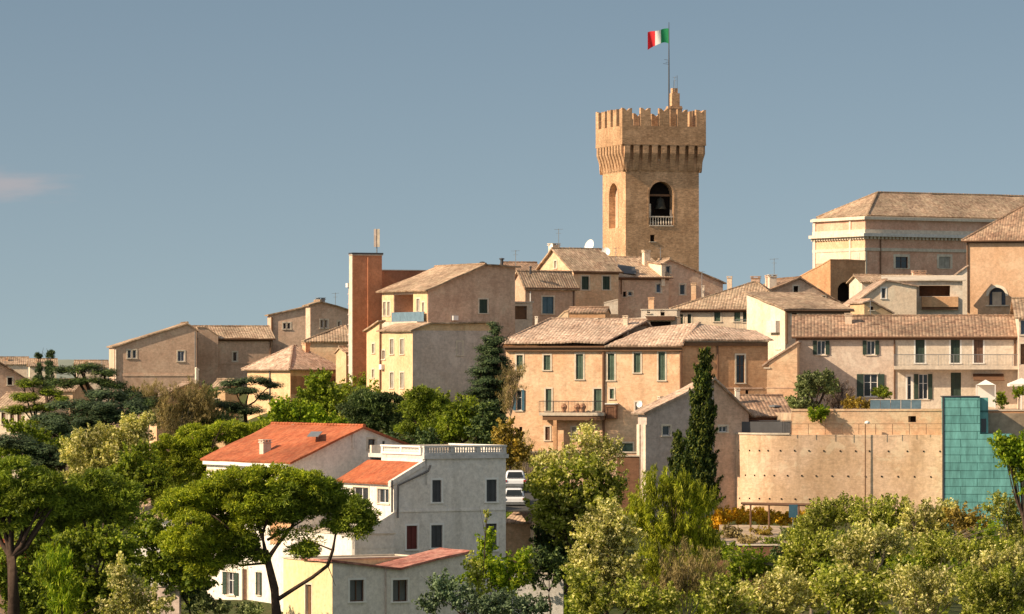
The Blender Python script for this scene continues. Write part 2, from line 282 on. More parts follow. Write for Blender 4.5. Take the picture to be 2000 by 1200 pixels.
# ---------------------------------------------------------------- mesh helpers
USED = {}
def link(o, parent=None):
    C.objects.link(o)
    if parent is not None: o.parent = parent
    return o
def root_loc(o):
    v = Vector((0, 0, 0))
    while o is not None: v += o.location; o = o.parent
    return v
class MB:
    def __init__(s): s.v = []; s.f = []; s.uv = []
    def quad(s, a, b, c, d, uv=None):
        i = len(s.v); s.v += [a, b, c, d]; s.f.append((i, i+1, i+2, i+3)); s.uv.append(uv or ((0, 0), (1, 0), (1, 1), (0, 1)))
    def poly(s, pts, uv=None):
        i = len(s.v); s.v += list(pts); s.f.append(tuple(range(i, i+len(pts)))); s.uv.append(uv or [(0, 0)]*len(pts))
    def box8(s, p):
        """p: eight corners, bottom ring then top ring"""
        i = len(s.v); s.v += list(p)
        for f in ((3, 2, 1, 0), (4, 5, 6, 7), (0, 1, 5, 4), (1, 2, 6, 5), (2, 3, 7, 6), (3, 0, 4, 7)):
            s.f.append(tuple(i+k for k in f)); s.uv.append([(0, 0), (1, 0), (1, 1), (0, 1)])
    def obox(s, o, u, w, n, t0, t1, z0, z1, e0, e1):
        """box in a frame: origin o, along u, up, outward n"""
        up = Vector((0, 0, 1))
        q = [o+u*t+n*e for t, e in ((t0, e1), (t1, e1), (t1, e0), (t0, e0))]
        s.box8([p+up*z0 for p in q]+[p+up*z1 for p in q])
    def tube(s, pts, rad, seg=6, cap=True):
        pts = [Vector(p) for p in pts]; rad = rad if isinstance(rad, (list, tuple)) else [rad]*len(pts)
        rings = []
        for k, p in enumerate(pts):
            d = (pts[min(k+1, len(pts)-1)]-pts[max(k-1, 0)]).normalized()
            a = d.cross(Vector((0, 0, 1)));  a = a.normalized() if a.length > .05 else Vector((1, 0, 0))
            b = d.cross(a)
            i = len(s.v)
            for j in range(seg):
                th = 2*math.pi*j/seg; s.v.append(p+(a*math.cos(th)+b*math.sin(th))*rad[k])
            rings.append(i)
        for k in range(len(rings)-1):
            for j in range(seg):
                s.f.append((rings[k]+j, rings[k]+(j+1) % seg, rings[k+1]+(j+1) % seg, rings[k+1]+j)); s.uv.append([(0, 0), (1, 0), (1, 1), (0, 1)])
        if cap:
            for r in (rings[0], rings[-1]): s.f.append(tuple(r+j for j in range(seg))); s.uv.append([(0, 0)]*seg)
    def lathe(s, c, prof, seg=10):
        rings = []
        for r, z in prof:
            i = len(s.v); rings.append(i)
            for j in range(seg):
                th = 2*math.pi*j/seg; s.v.append(c+Vector((r*math.cos(th), r*math.sin(th), z)))
        for k in range(len(rings)-1):
            for j in range(seg):
                s.f.append((rings[k]+j, rings[k]+(j+1) % seg, rings[k+1]+(j+1) % seg, rings[k+1]+j)); s.uv.append([(0, 0), (1, 0), (1, 1), (0, 1)])
    def slab(s, p0, p1, p2, p3, th=.14, cell=.9, amp=.05, ridge=None):
        """a sloping sheet of roof: p0-p1 the eave, p3-p2 the ridge side; UV in metres, across then up the slope"""
        e = (p1-p0).normalized(); q = ((p3+p2)/2-(p0+p1)/2); q = q-e*q.dot(e); q = q.normalized()
        nrm = e.cross(q)
        if nrm.z < 0: nrm = -nrm
        W_ = max((p1-p0).length, (p2-p3).length); H_ = max((p3-p0).length, (p2-p1).length)
        nu = max(1, min(40, int(W_/cell))); nv = max(1, min(16, int(H_/cell)))
        base = len(s.v)
        for j in range(nv+1):
            for i in range(nu+1):
                a, b = i/nu, j/nv
                p = (p0*(1-a)+p1*a)*(1-b)+(p3*(1-a)+p2*a)*b
                d = amp*noise.noise(p*0.45)*1.6+amp*.5*noise.noise(p*1.7)
                s.v.append(p+nrm*(th+d))
        def U(p): return ((p-p0).dot(e), (p-p0).dot(q))
        for j in range(nv):
            for i in range(nu):
                k = base+j*(nu+1)+i; f = (k, k+1, k+nu+2, k+nu+1)
                s.f.append(f); s.uv.append([U(s.v[x]) for x in f])
        ring = [base+i for i in range(nu+1)]+[base+j*(nu+1)+nu for j in range(1, nv+1)]+[base+nv*(nu+1)+i for i in range(nu-1, -1, -1)]+[base+j*(nu+1) for j in range(nv-1, 0, -1)]
        low = len(s.v)
        for k in ring: s.v.append(s.v[k]-nrm*th)
        n = len(ring)
        for k in range(n):
            f = (ring[k], low+k, low+(k+1) % n, ring[(k+1) % n]); s.f.append(f); s.uv.append([U(s.v[x]) for x in f])
        s.f.append(tuple(low+k for k in range(n))); s.uv.append([U(s.v[low+k]) for k in range(n)])
        if ridge:
            for a_, b_ in ridge: s.ridge(a_+nrm*th, b_+nrm*th)
    def ridge(s, a, b, r=.13):
        n = max(2, int((b-a).length/.45)); d = (b-a)/n
        for k in range(n):
            p = a+d*k; s.tube([p+Vector((0, 0, .03*noise.noise(p*2))), p+d*1.05], [r*1.1, r*.85], 6)
    def build(s, name, mat, parent=None, smooth=False):
        me = bpy.data.meshes.new(name); off = root_loc(parent) if parent is not None else Vector((0, 0, 0))
        me.from_pydata([tuple(Vector(v)-off) for v in s.v], [], s.f)
        ul = me.uv_layers.new(name='UVMap'); flat = [x for f in s.uv for c in f for x in c]
        ul.data.foreach_set('uv', flat)
        me.materials.append(M[mat] if isinstance(mat, str) else mat)
        if smooth: me.polygons.foreach_set('use_smooth', [True]*len(me.polygons))
        me.update()
        return link(bpy.data.objects.new(name, me), parent)

def tag(o, label=None, cat=None, group=None, kind=None):
    if label: o['label'] = label
    if cat: o['category'] = cat
    if group: o['group'] = group
    if kind: o['kind'] = kind
    return o
def thing(name, label, cat, loc=(0, 0, 0), group=None):
    o = link(bpy.data.objects.new(name, None)); o.location = loc; o.empty_display_size = .5
    return tag(o, label, cat, group)
UP = Vector((0, 0, 1))

class Face:
    """a vertical wall plane: origin o (ground point), unit u along it as seen from outside left to right, outward n"""
    def __init__(s, o, u, n, length): s.o, s.u, s.n, s.len = o, u, n, length
    def t(s, px):
        k = (px-1000)/F; return (k*s.o.y-s.o.x)/(s.u.x-k*s.u.y)
    def D(s, t): return s.o.y+t*s.u.y
    def z(s, py, t): return zpy(py, s.D(t))
    def at(s, t, z, e=0): p = s.o+s.u*t+s.n*e; return Vector((p.x, p.y, z))
    def pt(s, px, py, e=0): t = s.t(px); return s.at(t, s.z(py, t), e)
    def rect(s, px0, py0, px1, py1):
        t0, t1 = s.t(px0), s.t(px1); tm = (t0+t1)/2
        return min(t0, t1), max(t0, t1), s.z(py1, tm), s.z(py0, tm)
    def box(s, mb, t0, t1, z0, z1, e0, e1): mb.obox(Vector((s.o.x, s.o.y, 0)), s.u, None, s.n, t0, t1, z0, z1, e0, e1)

def wall_on(mb, fc, zb, prof, holes, rev=.22):
    """the face's surface with real openings and their reveals; prof: (t, z) of its top edge"""
    Ln = fc.len
    ts = {0.0, Ln}
    for t, z in prof: ts.add(min(max(t, 0), Ln))
    for h in holes: ts.add(h[0]); ts.add(h[1])
    ts = sorted(ts)
    def top(t):
        for (a, za), (b, zb_) in zip(prof, prof[1:]):
            if a-1e-6 <= t <= b+1e-6: return za+(zb_-za)*(0 if b-a < 1e-6 else (t-a)/(b-a))
        return prof[0][1] if t < prof[0][0] else prof[-1][1]
    for a, b in zip(ts, ts[1:]):
        if b-a < 1e-5: continue
        m_ = (a+b)/2; hs_ = sorted([h for h in holes if h[0]-1e-6 <= m_ <= h[1]+1e-6], key=lambda h: h[2])
        z = zb
        for h in hs_:
            if h[2] > z: mb.quad(fc.at(a, z), fc.at(b, z), fc.at(b, h[2]), fc.at(a, h[2]))
            z = h[3]
        ta, tb = top(a+1e-4), top(b-1e-4)
        mb.quad(fc.at(a, z), fc.at(b, z), fc.at(b, tb), fc.at(a, ta))
    for h in holes:
        t0, t1, z0, z1 = h[:4]; r = h[4] if len(h) > 4 else rev
        a, b, c, d = fc.at(t0, z0), fc.at(t1, z0), fc.at(t1, z1), fc.at(t0, z1); k = -fc.n*r
        for p, q in ((a, b), (b, c), (c, d), (d, a)): mb.quad(p, q, q+k, p+k)

class House:
    def __init__(s, name, label, cat, cx, D, a, right=None, left=None, W=None, Dp=None, eave=None, zb=None, wall='brick_warm', roof='tiles_tan', parent=None, group=None, oh=.4):
        s.a = R(a); s.u = Vector((math.cos(s.a), math.sin(s.a), 0)); s.v = Vector((-math.sin(s.a), math.cos(s.a), 0))
        s.o = Vector(((cx-1000)/F*D, D, 0))
        s.W = W if W else Face(s.o, s.u, -s.v, 0).t(right)
        s.Dp = Dp if Dp else Face(s.o, s.v, -s.u, 0).t(left)
        s.zE = zpy(eave, D); s.zb = zb if zb is not None else s.zE-12
        o, u, v = s.o, s.u, s.v
        s.F = Face(o, u, -v, s.W); s.L = Face(o+v*s.Dp, -v, -u, s.Dp); s.R = Face(o+u*s.W, v, u, s.Dp); s.K = Face(o+u*s.W+v*s.Dp, -u, v, s.W)
        s.holes = {'F': [], 'L': [], 'R': [], 'K': []}; s.wallm = wall; s.roofm = roof; s.oh = oh
        s.kind = 'ps'; s.prof = [(0, s.zE), (s.Dp/2, s.zE+s.Dp*.17), (s.Dp, s.zE)]
        s.root = parent if parent is not None else thing(name, label, cat, (s.o.x, s.o.y, s.zb), group)
        s.extra = []
    # roof shapes
    def pf(s, pts): s.kind = 'pf'; s.prof = [(s.F.t(x), s.F.z(y, s.F.t(x))) for x, y in pts]; s.prof[0] = (0, s.prof[0][1]); s.prof[-1] = (s.W, s.prof[-1][1]); return s
    def ps(s, pts): s.kind = 'ps'; s.prof = pts; return s       # (depth from front, z above eave)
    def ps_rel(s, pts): return s.ps([(d*s.Dp, s.zE+z) for d, z in pts])
    def hip(s, rise, l=None, r=None): s.kind = 'hip'; s.rise = rise; s.hl = l if l is not None else s.Dp/2; s.hr = r if r is not None else s.Dp/2; return s
    def flat(s, par=.4): s.kind = 'flat'; s.par = par; return s
    def hole(s, f, px0, py0, px1, py1, rev=.22):
        fc = getattr(s, f); r = fc.rect(px0, py0, px1, py1)
        t0, t1 = max(r[0], .05), min(r[1], fc.len-.05)
        s.holes[f].append((t0, t1, r[2], r[3], rev)); return fc, t0, t1, r[2], r[3]
    def win(s, f, px0, py0, px1, py1, st='glass', shut='green_slats', sur='trim_pale', rev=.2, fr='frame_white', name='window', frame_w=.14):
        fc, t0, t1, z0, z1 = s.hole(f, px0, py0, px1, py1, rev)
        w = t1-t0; h = z1-z0
        mb = MB()
        if sur:
            fw = frame_w
            for a, b, c, d in ((t0-fw, t0, z0-.02, z1+fw), (t1, t1+fw, z0-.02, z1+fw), (t0, t1, z1, z1+fw)): fc.box(mb, a, b, c, d, -.02, .035)
        fc.box(mb, t0-.16, t1+.16, z0-.1, z0-.003, -.05, .1)
        wo = mb.build(name, sur or 'trim_pale', s.root)
        pn = MB()
        pane_m = 'void' if st == 'dark' else ('pane_blue' if st == 'blue' else 'pane')
        fc.box(pn, t0, t1, z0, z1, -rev-.04, -rev+.01); pn.build('pane', pane_m, wo)
        if st in ('glass', 'open', 'blue'):
            fm = MB(); q = .055; e0, e1 = -rev+.012, -rev+.06
            fc.box(fm, t0, t0+q, z0, z1, e0, e1); fc.box(fm, t1-q, t1, z0, z1, e0, e1); fc.box(fm, t0+q, t1-q, z1-q, z1, e0, e1); fc.box(fm, t0+q, t1-q, z0, z0+q, e0, e1)
            if w > .7: fc.box(fm, (t0+t1)/2-.035, (t0+t1)/2+.035, z0+q, z1-q, e0, e1+.01)
            if h > 1.5: fc.box(fm, t0+q, t1-q, z0+h*.62, z0+h*.62+.04, e0, e1-.01)
            fm.build('sash', fr, wo)
        if st == 'shut':
            for a, b in (((t0+.01, (t0+t1)/2-.015), ((t0+t1)/2+.015, t1-.01)) if w > .55 else ((t0+.01, t1-.01),)):
                sm = MB(); fc.box(sm, a, b, z0+.02, z1-.02, -rev+.05, -rev+.10)
                for (p, q_, r_, s_) in ((a, a+.06, z0+.02, z1-.02), (b-.06, b, z0+.02, z1-.02), (a+.06, b-.06, z1-.1, z1-.02), (a+.06, b-.06, z0+.02, z0+.1), (a+.06, b-.06, (z0+z1)/2-.03, (z0+z1)/2+.03)):
                    fc.box(sm, p, q_, r_, s_, -rev+.10, -rev+.125)
                sm.build('shutter', shut, wo)
        if st == 'open':
            for a, b in ((t0-w*.5, t0-.02), (t1+.02, t1+w*.5)):
                sm = MB(); fc.box(sm, a, b, z0, z1, .04, .09)
                fc.box(sm, a, b, z1-.08, z1-.005, .09, .11); fc.box(sm, a, b, z0+.005, z0+.08, .09, .11); fc.box(sm, a, b, (z0+z1)/2-.03, (z0+z1)/2+.03, .09, .11)
                sm.build('shutter', shut, wo)
        return wo
    def door(s, f, px0, py0, px1, py1, mat='wood_brown', rev=.2, sur='trim_pale'):
        fc, t0, t1, z0, z1 = s.hole(f, px0, py0, px1, py1, rev)
        mb = MB(); fc.box(mb, t0, t1, z0, z1, -rev-.03, -rev+.03)
        for a, b in ((t0+.08, (t0+t1)/2-.06), ((t0+t1)/2+.06, t1-.08)):
            for c, d in ((.08, .45), (.52, .92)): fc.box(mb, a, b, z0+(z1-z0)*c, z0+(z1-z0)*d, -rev+.03, -rev+.05)
        d_ = mb.build('door', mat, s.root)
        hb = MB(); fc.box(hb, t1-.16, t1-.1, z0+1.0, z0+1.16, -rev+.05, -rev+.1); hb.build('handle', 'metal_grey', d_)
        if sur:
            sb = MB()
            for a, b, c, d in ((t0-.14, t0, z0, z1+.16), (t1, t1+.14, z0, z1+.16), (t0, t1, z1, z1+.16)): fc.box(sb, a, b, c, d, -.02, .04)
            sb.build('door_frame', sur, d_)
        return d_
    def band(s, f, px0, py0, px1, py1, out=.08, mat='trim_pale', name='moulding', e0=-.03):
        fc = getattr(s, f); t0, t1, z0, z1 = fc.rect(px0, py0, px1, py1); mb = MB(); fc.box(mb, t0, t1, z0, z1, e0, out); return mb.build(name, mat, s.root)
    def pipe(s, f, px, py0, py1, mat='pipe_brown', r=.06, px1=None):
        fc = getattr(s, f); mb = MB(); mb.tube([fc.pt(px, py0, .1), fc.pt(px1 or px, py1, .1)], r); return mb.build('drainpipe', mat, s.root)
    def chim(s, px, py0, py1, w=.7, D=None, mat='brick_warm', kind='cap'):
        """a chimney standing on the roof; py0 its top, py1 where it leaves the tiles"""
        D = D or s.o.y+s.Dp*.4; b = P(px, py1, D); h = zpy(py0, D)-b.z; u, v = s.u*w/2, s.v*w/2
        mb = MB(); q = [b-u-v, b+u-v, b+u+v, b-u+v]; z0 = Vector((0, 0, -.8)); z1 = Vector((0, 0, h-.22))
        mb.box8([p+z0 for p in q]+[p+z1 for p in q])
        k = 1.22; qq = [b+(p-b)*k for p in q]
        mb.box8([p+z1+UP*.002 for p in qq]+[p+z1+UP*.07 for p in qq])
        for p in q:
            c = b+(p-b)*.78; d = (p-b)*.2
            mb.box8([c+z1+UP*.07+x for x in (-u*.2-v*.2, u*.2-v*.2, u*.2+v*.2, -u*.2+v*.2)]+[c+z1+UP*.17+x for x in (-u*.2-v*.2, u*.2-v*.2, u*.2+v*.2, -u*.2+v*.2)])
        mb.box8([p+z1+UP*.172 for p in qq]+[p+z1+UP*.23 for p in qq])
        s.extra.append(('chimney', mb, mat)); return s
    def vent(s, px, py0, py1, r=.13, D=None, mat='metal_dark'):
        D = D or s.o.y+s.Dp*.4; a = P(px, py1+6, D); b = P(px, py0, D); h = b.z-a.z
        mb = MB(); mb.lathe(a, [(r, 0), (r, h-.18), (r*1.7, h-.17), (r*1.7, h-.05), (0, h)], 8); s.extra.append(('vent_pipe', mb, mat)); return s
    def gutter(s, mat='pipe_brown', f='F'):
        fc = getattr(s, f); mb = MB(); zz = s.zE-.10
        mb.tube([fc.at(-s.oh, zz, s.oh+.06), fc.at(fc.len+s.oh, zz, s.oh+.06)], .085)
        fc.box(mb, 0, fc.len, s.zE-.34, s.zE-.16, -.02, .14); mb.build('gutter', mat, s.root); return s
    def finish(s, slabs=True):
        o, u, v, W_, Dp, oh = s.o, s.u, s.v, s.W, s.Dp, s.oh
        if s.kind == 'pf': pF = s.prof; pK = [(W_-t, z) for t, z in reversed(s.prof)]; pL = [(0, s.prof[0][1]), (Dp, s.prof[0][1])]; pR = [(0, s.prof[-1][1]), (Dp, s.prof[-1][1])]
        elif s.kind == 'ps': pF = [(0, s.prof[0][1]), (W_, s.prof[0][1])]; pK = [(0, s.prof[-1][1]), (W_, s.prof[-1][1])]; pR = s.prof; pL = [(Dp-t, z) for t, z in reversed(s.prof)]
        else:
            zt = s.zE+(s.par if s.kind == 'flat' else 0); pF = pK = [(0, zt), (W_, zt)]; pL = pR = [(0, zt), (Dp, zt)]
        mb = MB()
        for k, pr in (('F', pF), ('L', pL), ('R', pR), ('K', pK)): wall_on(mb, getattr(s, k), s.zb, pr, s.holes[k])
        s.wall = mb.build('wall', s.wallm, s.root)
        rb = MB(); Z = lambda p, z: Vector((p.x, p.y, z))
        if s.kind == 'pf':
            pr = s.prof
            for i, ((t0, z0), (t1, z1)) in enumerate(zip(pr, pr[1:])):
                sl = (z1-z0)/max(t1-t0, .01)
                if i == 0: z0 -= sl*oh; t0 -= oh
                if i == len(pr)-2: z1 += sl*oh; t1 += oh
                A = lambda t, z, d: Z(o+u*t+v*d, z)
                up_ = z1 >= z0
                if up_: rb.slab(A(t0, z0, Dp+oh), A(t0, z0, -oh), A(t1, z1, -oh), A(t1, z1, Dp+oh))
                else: rb.slab(A(t1, z1, -oh), A(t1, z1, Dp+oh), A(t0, z0, Dp+oh), A(t0, z0, -oh))
            for i in range(1, len(pr)-1):
                if pr[i][1] > pr[i-1][1] and pr[i][1] >= pr[i+1][1]: rb.ridge(A(pr[i][0], pr[i][1]+.16, -oh), A(pr[i][0], pr[i][1]+.16, Dp+oh))
        elif s.kind == 'ps':
            pr = s.prof
            for i, ((t0, z0), (t1, z1)) in enumerate(zip(pr, pr[1:])):
                sl = (z1-z0)/max(t1-t0, .01)
                if i == 0: z0 -= sl*oh; t0 -= oh
                if i == len(pr)-2: z1 += sl*oh; t1 += oh
                A = lambda t, z, w: Z(o+u*w+v*t, z)
                if z1 >= z0: rb.slab(A(t0, z0, -oh), A(t0, z0, W_+oh), A(t1, z1, W_+oh), A(t1, z1, -oh))
                else: rb.slab(A(t1, z1, W_+oh), A(t1, z1, -oh), A(t0, z0, -oh), A(t0, z0, W_+oh))
            for i in range(1, len(pr)-1):
                if pr[i][1] > pr[i-1][1] and pr[i][1] >= pr[i+1][1]: rb.ridge(A(pr[i][0], pr[i][1]+.16, -oh), A(pr[i][0], pr[i][1]+.16, W_+oh))
        elif s.kind == 'hip':
            z = s.zE; A = lambda t, d, z: Z(o+u*t+v*d, z); dz = .0
            if W_ >= 0:
                r0, r1 = A(s.hl, Dp/2, z+s.rise), A(W_-s.hr, Dp/2, z+s.rise)
            c = [A(-oh, -oh, z-.12), A(W_+oh, -oh, z-.12), A(W_+oh, Dp+oh, z-.12), A(-oh, Dp+oh, z-.12)]
            rb.slab(c[0], c[1], r1, r0); rb.slab(c[1], c[2], r1, r1); rb.slab(c[2], c[3], r0, r1); rb.slab(c[3], c[0], r0, r0)
            h_ = UP*.15
            rb.ridge(r0+h_, r1+h_)
            for a_, b_ in ((c[0], r0), (c[3], r0), (c[1], r1), (c[2], r1)): rb.ridge(a_+h_, b_+h_)
        elif s.kind == 'flat':
            A = lambda t, d, z: Z(o+u*t+v*d, z)
            rb.box8([A(.05, .05, s.zE-.2), A(W_-.05, .05, s.zE-.2), A(W_-.05, Dp-.05, s.zE-.2), A(.05, Dp-.05, s.zE-.2), A(.05, .05, s.zE), A(W_-.05, .05, s.zE), A(W_-.05, Dp-.05, s.zE), A(.05, Dp-.05, s.zE)])
            cp = MB(); zt = s.zE+s.par
            for k in 'FLRK':
                fc = getattr(s, k); lo = -.08; fc.box(cp, lo if k in 'FK' else .2, fc.len-lo if k in 'FK' else fc.len-.2, zt+.002, zt+.09, -.2, .08)
            cp.build('coping', 'concrete_pale', s.root)
        s.roof = rb.build('roof', s.roofm, s.root) if rb.v else None
        for nm, b_, mt in s.extra: b_.build(nm, mt, s.roof or s.root)
        return s

def railing(parent, p0, p1, h=1.0, step=.14, mat='metal_dark', bar=.012, name='railing'):
    mb = MB(); n = max(2, int((p1-p0).length/step))
    mb.tube([p0+UP*h, p1+UP*h], .03, 4); mb.tube([p0+UP*.08, p1+UP*.08], .018, 4)
    for k in range(n+1):
        p = p0+(p1-p0)*k/n; mb.tube([p, p+UP*h], bar if k % 10 else .025, 4, False)
    return mb.build(name, mat, parent)
# ================================================================ ground
def sstep(x, a, b):
    t = max(0, min(1, (x-a)/(b-a))); return t*t*(3-2*t)
def lerp_tab(tab, x):
    if x <= tab[0][0]: return tab[0][1]
    for (a, za), (b, zb) in zip(tab, tab[1:]):
        if x <= b: return za+(zb-za)*(x-a)/(b-a)
    return tab[-1][1]
G_MID = [(120, -38), (200, -27), (240, -21), (265, -18.5), (300, -16), (325, -12.6), (345, -10), (370, -7.6), (400, -4), (430, 0), (470, 4), (520, 7), (600, 7), (680, -6), (900, -55), (2500, -90), (9000, -90), (30000, -90)]
G_LEFT = [(120, -38), (200, -29), (240, -23), (265, -20), (300, -17), (345, -15), (400, -12), (470, -8), (560, -7), (640, -10), (900, -60), (2500, -90), (30000, -90)]
def gz(x, y):
    k = x/y*F+1000
    w = sstep(k, 250, 760)
    return lerp_tab(G_LEFT, y)*(1-w)+lerp_tab(G_MID, y)*w
ys = [80, 120, 160]+[180+6*i for i in range(75)]+[650, 700, 800, 950, 1300, 2000, 3500, 6000, 12000, 28000]
mb = MB(); cols_ = 90; grid = []
for y in ys:
    row = []
    half = max(60, y*0.19)
    for i in range(cols_+1):
        x = (i/cols_*2-1)*half; z = gz(x, y)+(1.2*noise.noise(Vector((x*.06, y*.06, 0))) if y < 640 else 0)
        row.append(Vector((x, y, z)))
    grid.append(row)
for j in range(len(grid)-1):
    for i in range(cols_): mb.quad(grid[j][i], grid[j][i+1], grid[j+1][i+1], grid[j+1][i])
tag(mb.build('ground', 'hill_ground'), kind='structure')
# low hills far beyond the ridge, haze painted into their pale colour
mb = MB()
pts = []
for i in range(121):
    x = -2600+5200*i/120; h = 12+9*noise.noise(Vector((x*.0016, 3, 0)))+3*noise.noise(Vector((x*.008, 7, 0)))
    pts.append((x, h))
for (x0, h0), (x1, h1) in zip(pts, pts[1:]):
    mb.quad(Vector((x0, 5200, -95)), Vector((x1, 5200, -95)), Vector((x1, 7600, h1)), Vector((x0, 7600, h0)))
    mb.quad(Vector((x0, 7600, h0)), Vector((x1, 7600, h1)), Vector((x1, 9800, -95)), Vector((x0, 9800, -95)))
tag(mb.build('far_hills', 'hazed_hills_ground'), kind='structure')

def arch_fill(mb, fc, t0, t1, zs, rev, zt=None, n=12):
    """closes the corners above a round arch that springs at zs; the hole itself is a rectangle up to zt"""
    c = (t0+t1)/2; r = (t1-t0)/2; zt = zt or zs+r
    pr = [(c-r*math.cos(math.pi*k/n), zs+(zt-zs)*math.sin(math.pi*k/n)) for k in range(n+1)]
    for (a, za), (b, zb) in zip(pr, pr[1:]):
        mb.quad(fc.at(a, za), fc.at(b, zb), fc.at(b, zt), fc.at(a, zt))
        mb.quad(fc.at(a, za), fc.at(b, zb), fc.at(b, zb, -rev), fc.at(a, za, -rev))
def arch_ring(mb, fc, t0, t1, zs, w, e0, e1, n=12):
    c = (t0+t1)/2; r = (t1-t0)/2
    for k in range(n):
        a, b = math.pi*k/n, math.pi*(k+1)/n
        q = [(c-r*math.cos(a), zs+r*math.sin(a)), (c-r*math.cos(b), zs+r*math.sin(b)), (c-(r+w)*math.cos(b), zs+(r+w)*math.sin(b)), (c-(r+w)*math.cos(a), zs+(r+w)*math.sin(a))]
        mb.box8([fc.at(t, z, e0) for t, z in q]+[fc.at(t, z, e1) for t, z in q])

# ================================================================ the bell tower
TD = 500
tw = House('bell_tower', 'tall square brick bell tower with swallowtail battlements rising above the rooftops', 'tower', 1222, TD, 17.5, right=1365, left=1177, eave=283, zb=3, wall='brick_tower')
tr = tw.root
zC = zpy(283, TD); zB = zpy(336, TD); zP = zpy(246, TD); zM = zpy(211, TD); EO = .68
for f, (x0, y0, x1, y1), rev in (('F', (1268, 355, 1315, 440), 1.3), ('L', (1190, 358, 1207, 446), .8)):
    fc, t0, t1, z0, z1 = tw.hole(f, x0, y0, x1, y1, rev)
    r = (t1-t0)/2; mb = MB(); arch_fill(mb, fc, t0, t1, z1-r, rev); mb.build('arch', 'brick_tower', tr)
    mb = MB(); arch_ring(mb, fc, t0, t1, z1-r, .24, -.02, .03)
    for a, b in ((t0-.24, t0), (t1, t1+.24)): fc.box(mb, a, b, z0, z1-r, -.02, .03)
    mb.build('arch_moulding', 'brick_tower', tr)
    pb = MB(); fc.box(pb, t0-.02, t1+.02, z0, z1, -rev-.05, -rev); bo = pb.build('opening', 'void' if f == 'F' else 'brick_dull', tr)
    if f == 'F':
        bl = MB(); c = fc.at((t0+t1)/2+.15, z0+2.0, -.75)
        bl.lathe(c, [(.78, 0), (.70, .1), (.56, .5), (.48, 1.0), (.36, 1.25), (.1, 1.36), (.08, 1.7)], 14); bl.build('bell', 'bronze', tr, True)
        ym = MB(); fc.box(ym, t0+.1, t1-.1, z0+3.55, z0+3.8, -.9, -.6); ym.build('bell_yoke', 'wood_brown', tr)
        bs = MB(); fc.box(bs, t0+.02, t1-.02, z0+.95, z0+1.1, -.3, -.05); fc.box(bs, t0+.02, t1-.02, z0-.14, z0-.004, -.4, .08)
        for k in range(9):
            c = fc.at(t0+.2+(t1-t0-.4)*k/8, z0, -.17); bs.lathe(c, [(.06, 0), (.11, .3), (.05, .6), (.08, .95)], 6)
        bs.build('balustrade', 'stone_trim', tr)
        jb = MB(); fc.box(jb, t0+.02, t0+.34, z0+1.15, z0+2.6, -.9, -.35); jb.build('jamb_stone', 'stone_trim', tr); jb = MB(); fc.box(jb, t1-.3, t1-.02, z0+.1, z0+1.9, -.5, -.32); jb.build('jamb_stone', 'stone_trim', tr)
for (a, b, c, d) in ((1270, 459, 1279, 472), (1288, 296, 1299, 312)): tw.win('F', a, b, c, d, 'dark', sur=None, rev=.5)
tw.flat(.01)
mb = MB()
for k in ('F', 'L', 'R', 'K'): pass
pz = [(0, zC), (tw.W, zC)]
for k in 'FLRK': wall_on(mb, getattr(tw, k), 3, [(0, zC), (getattr(tw, k).len, zC)], tw.holes[k])
mb.build('shaft', 'brick_tower', tr)
# corbels
mb = MB(); n = 9
for k in 'FLRK':
    fc = getattr(tw, k); pitch = (fc.len+.0)/(n-1)
    for i in range(n):
        t = i*pitch; w = .35; a, b = t-w, t+w
        pr = [(-.05, zB), (.12, zB+.25), (.40, zB+1.5), (EO-.0, zC-1.0), (EO-.0, zC), (-.05, zC)]
        pa = [fc.at(a, z, e) for e, z in pr]; pb_ = [fc.at(b, z, e) for e, z in pr]
        mb.poly(pa); mb.poly(pb_[::-1])
        for j in range(len(pr)): mb.quad(pa[j], pb_[j], pb_[(j+1) % len(pr)], pa[(j+1) % len(pr)])
    # the flare behind the corbels, and little arches between them
    fa = [(-.02, zB-.1), (.10, zB+.5), (.10, zB+1.2), (.03, zC-1.6), (.03, zC)]
    for (e0, za), (e1, zb_) in zip(fa, fa[1:]): mb.quad(fc.at(-e0, za, e0), fc.at(fc.len+e0, za, e0), fc.at(fc.len+e1, zb_, e1), fc.at(-e1, zb_, e1))
    for i in range(n-1):
        t0, t1 = i*pitch+.35, (i+1)*pitch-.35; c = (t0+t1)/2; r = (t1-t0)/2
        for q in range(6):
            A0, A1 = math.pi*q/6, math.pi*(q+1)/6
            s4 = [(c-r*math.cos(A0), zC-r+r*math.sin(A0)), (c-r*math.cos(A1), zC-r+r*math.sin(A1)), (c-r*math.cos(A1), zC+.001), (c-r*math.cos(A0), zC+.001)]
            mb.box8([fc.at(t, z, EO-.25) for t, z in s4]+[fc.at(t, z, EO-.003) for t, z in s4])
mb.build('corbels', 'brick_tower', tr)
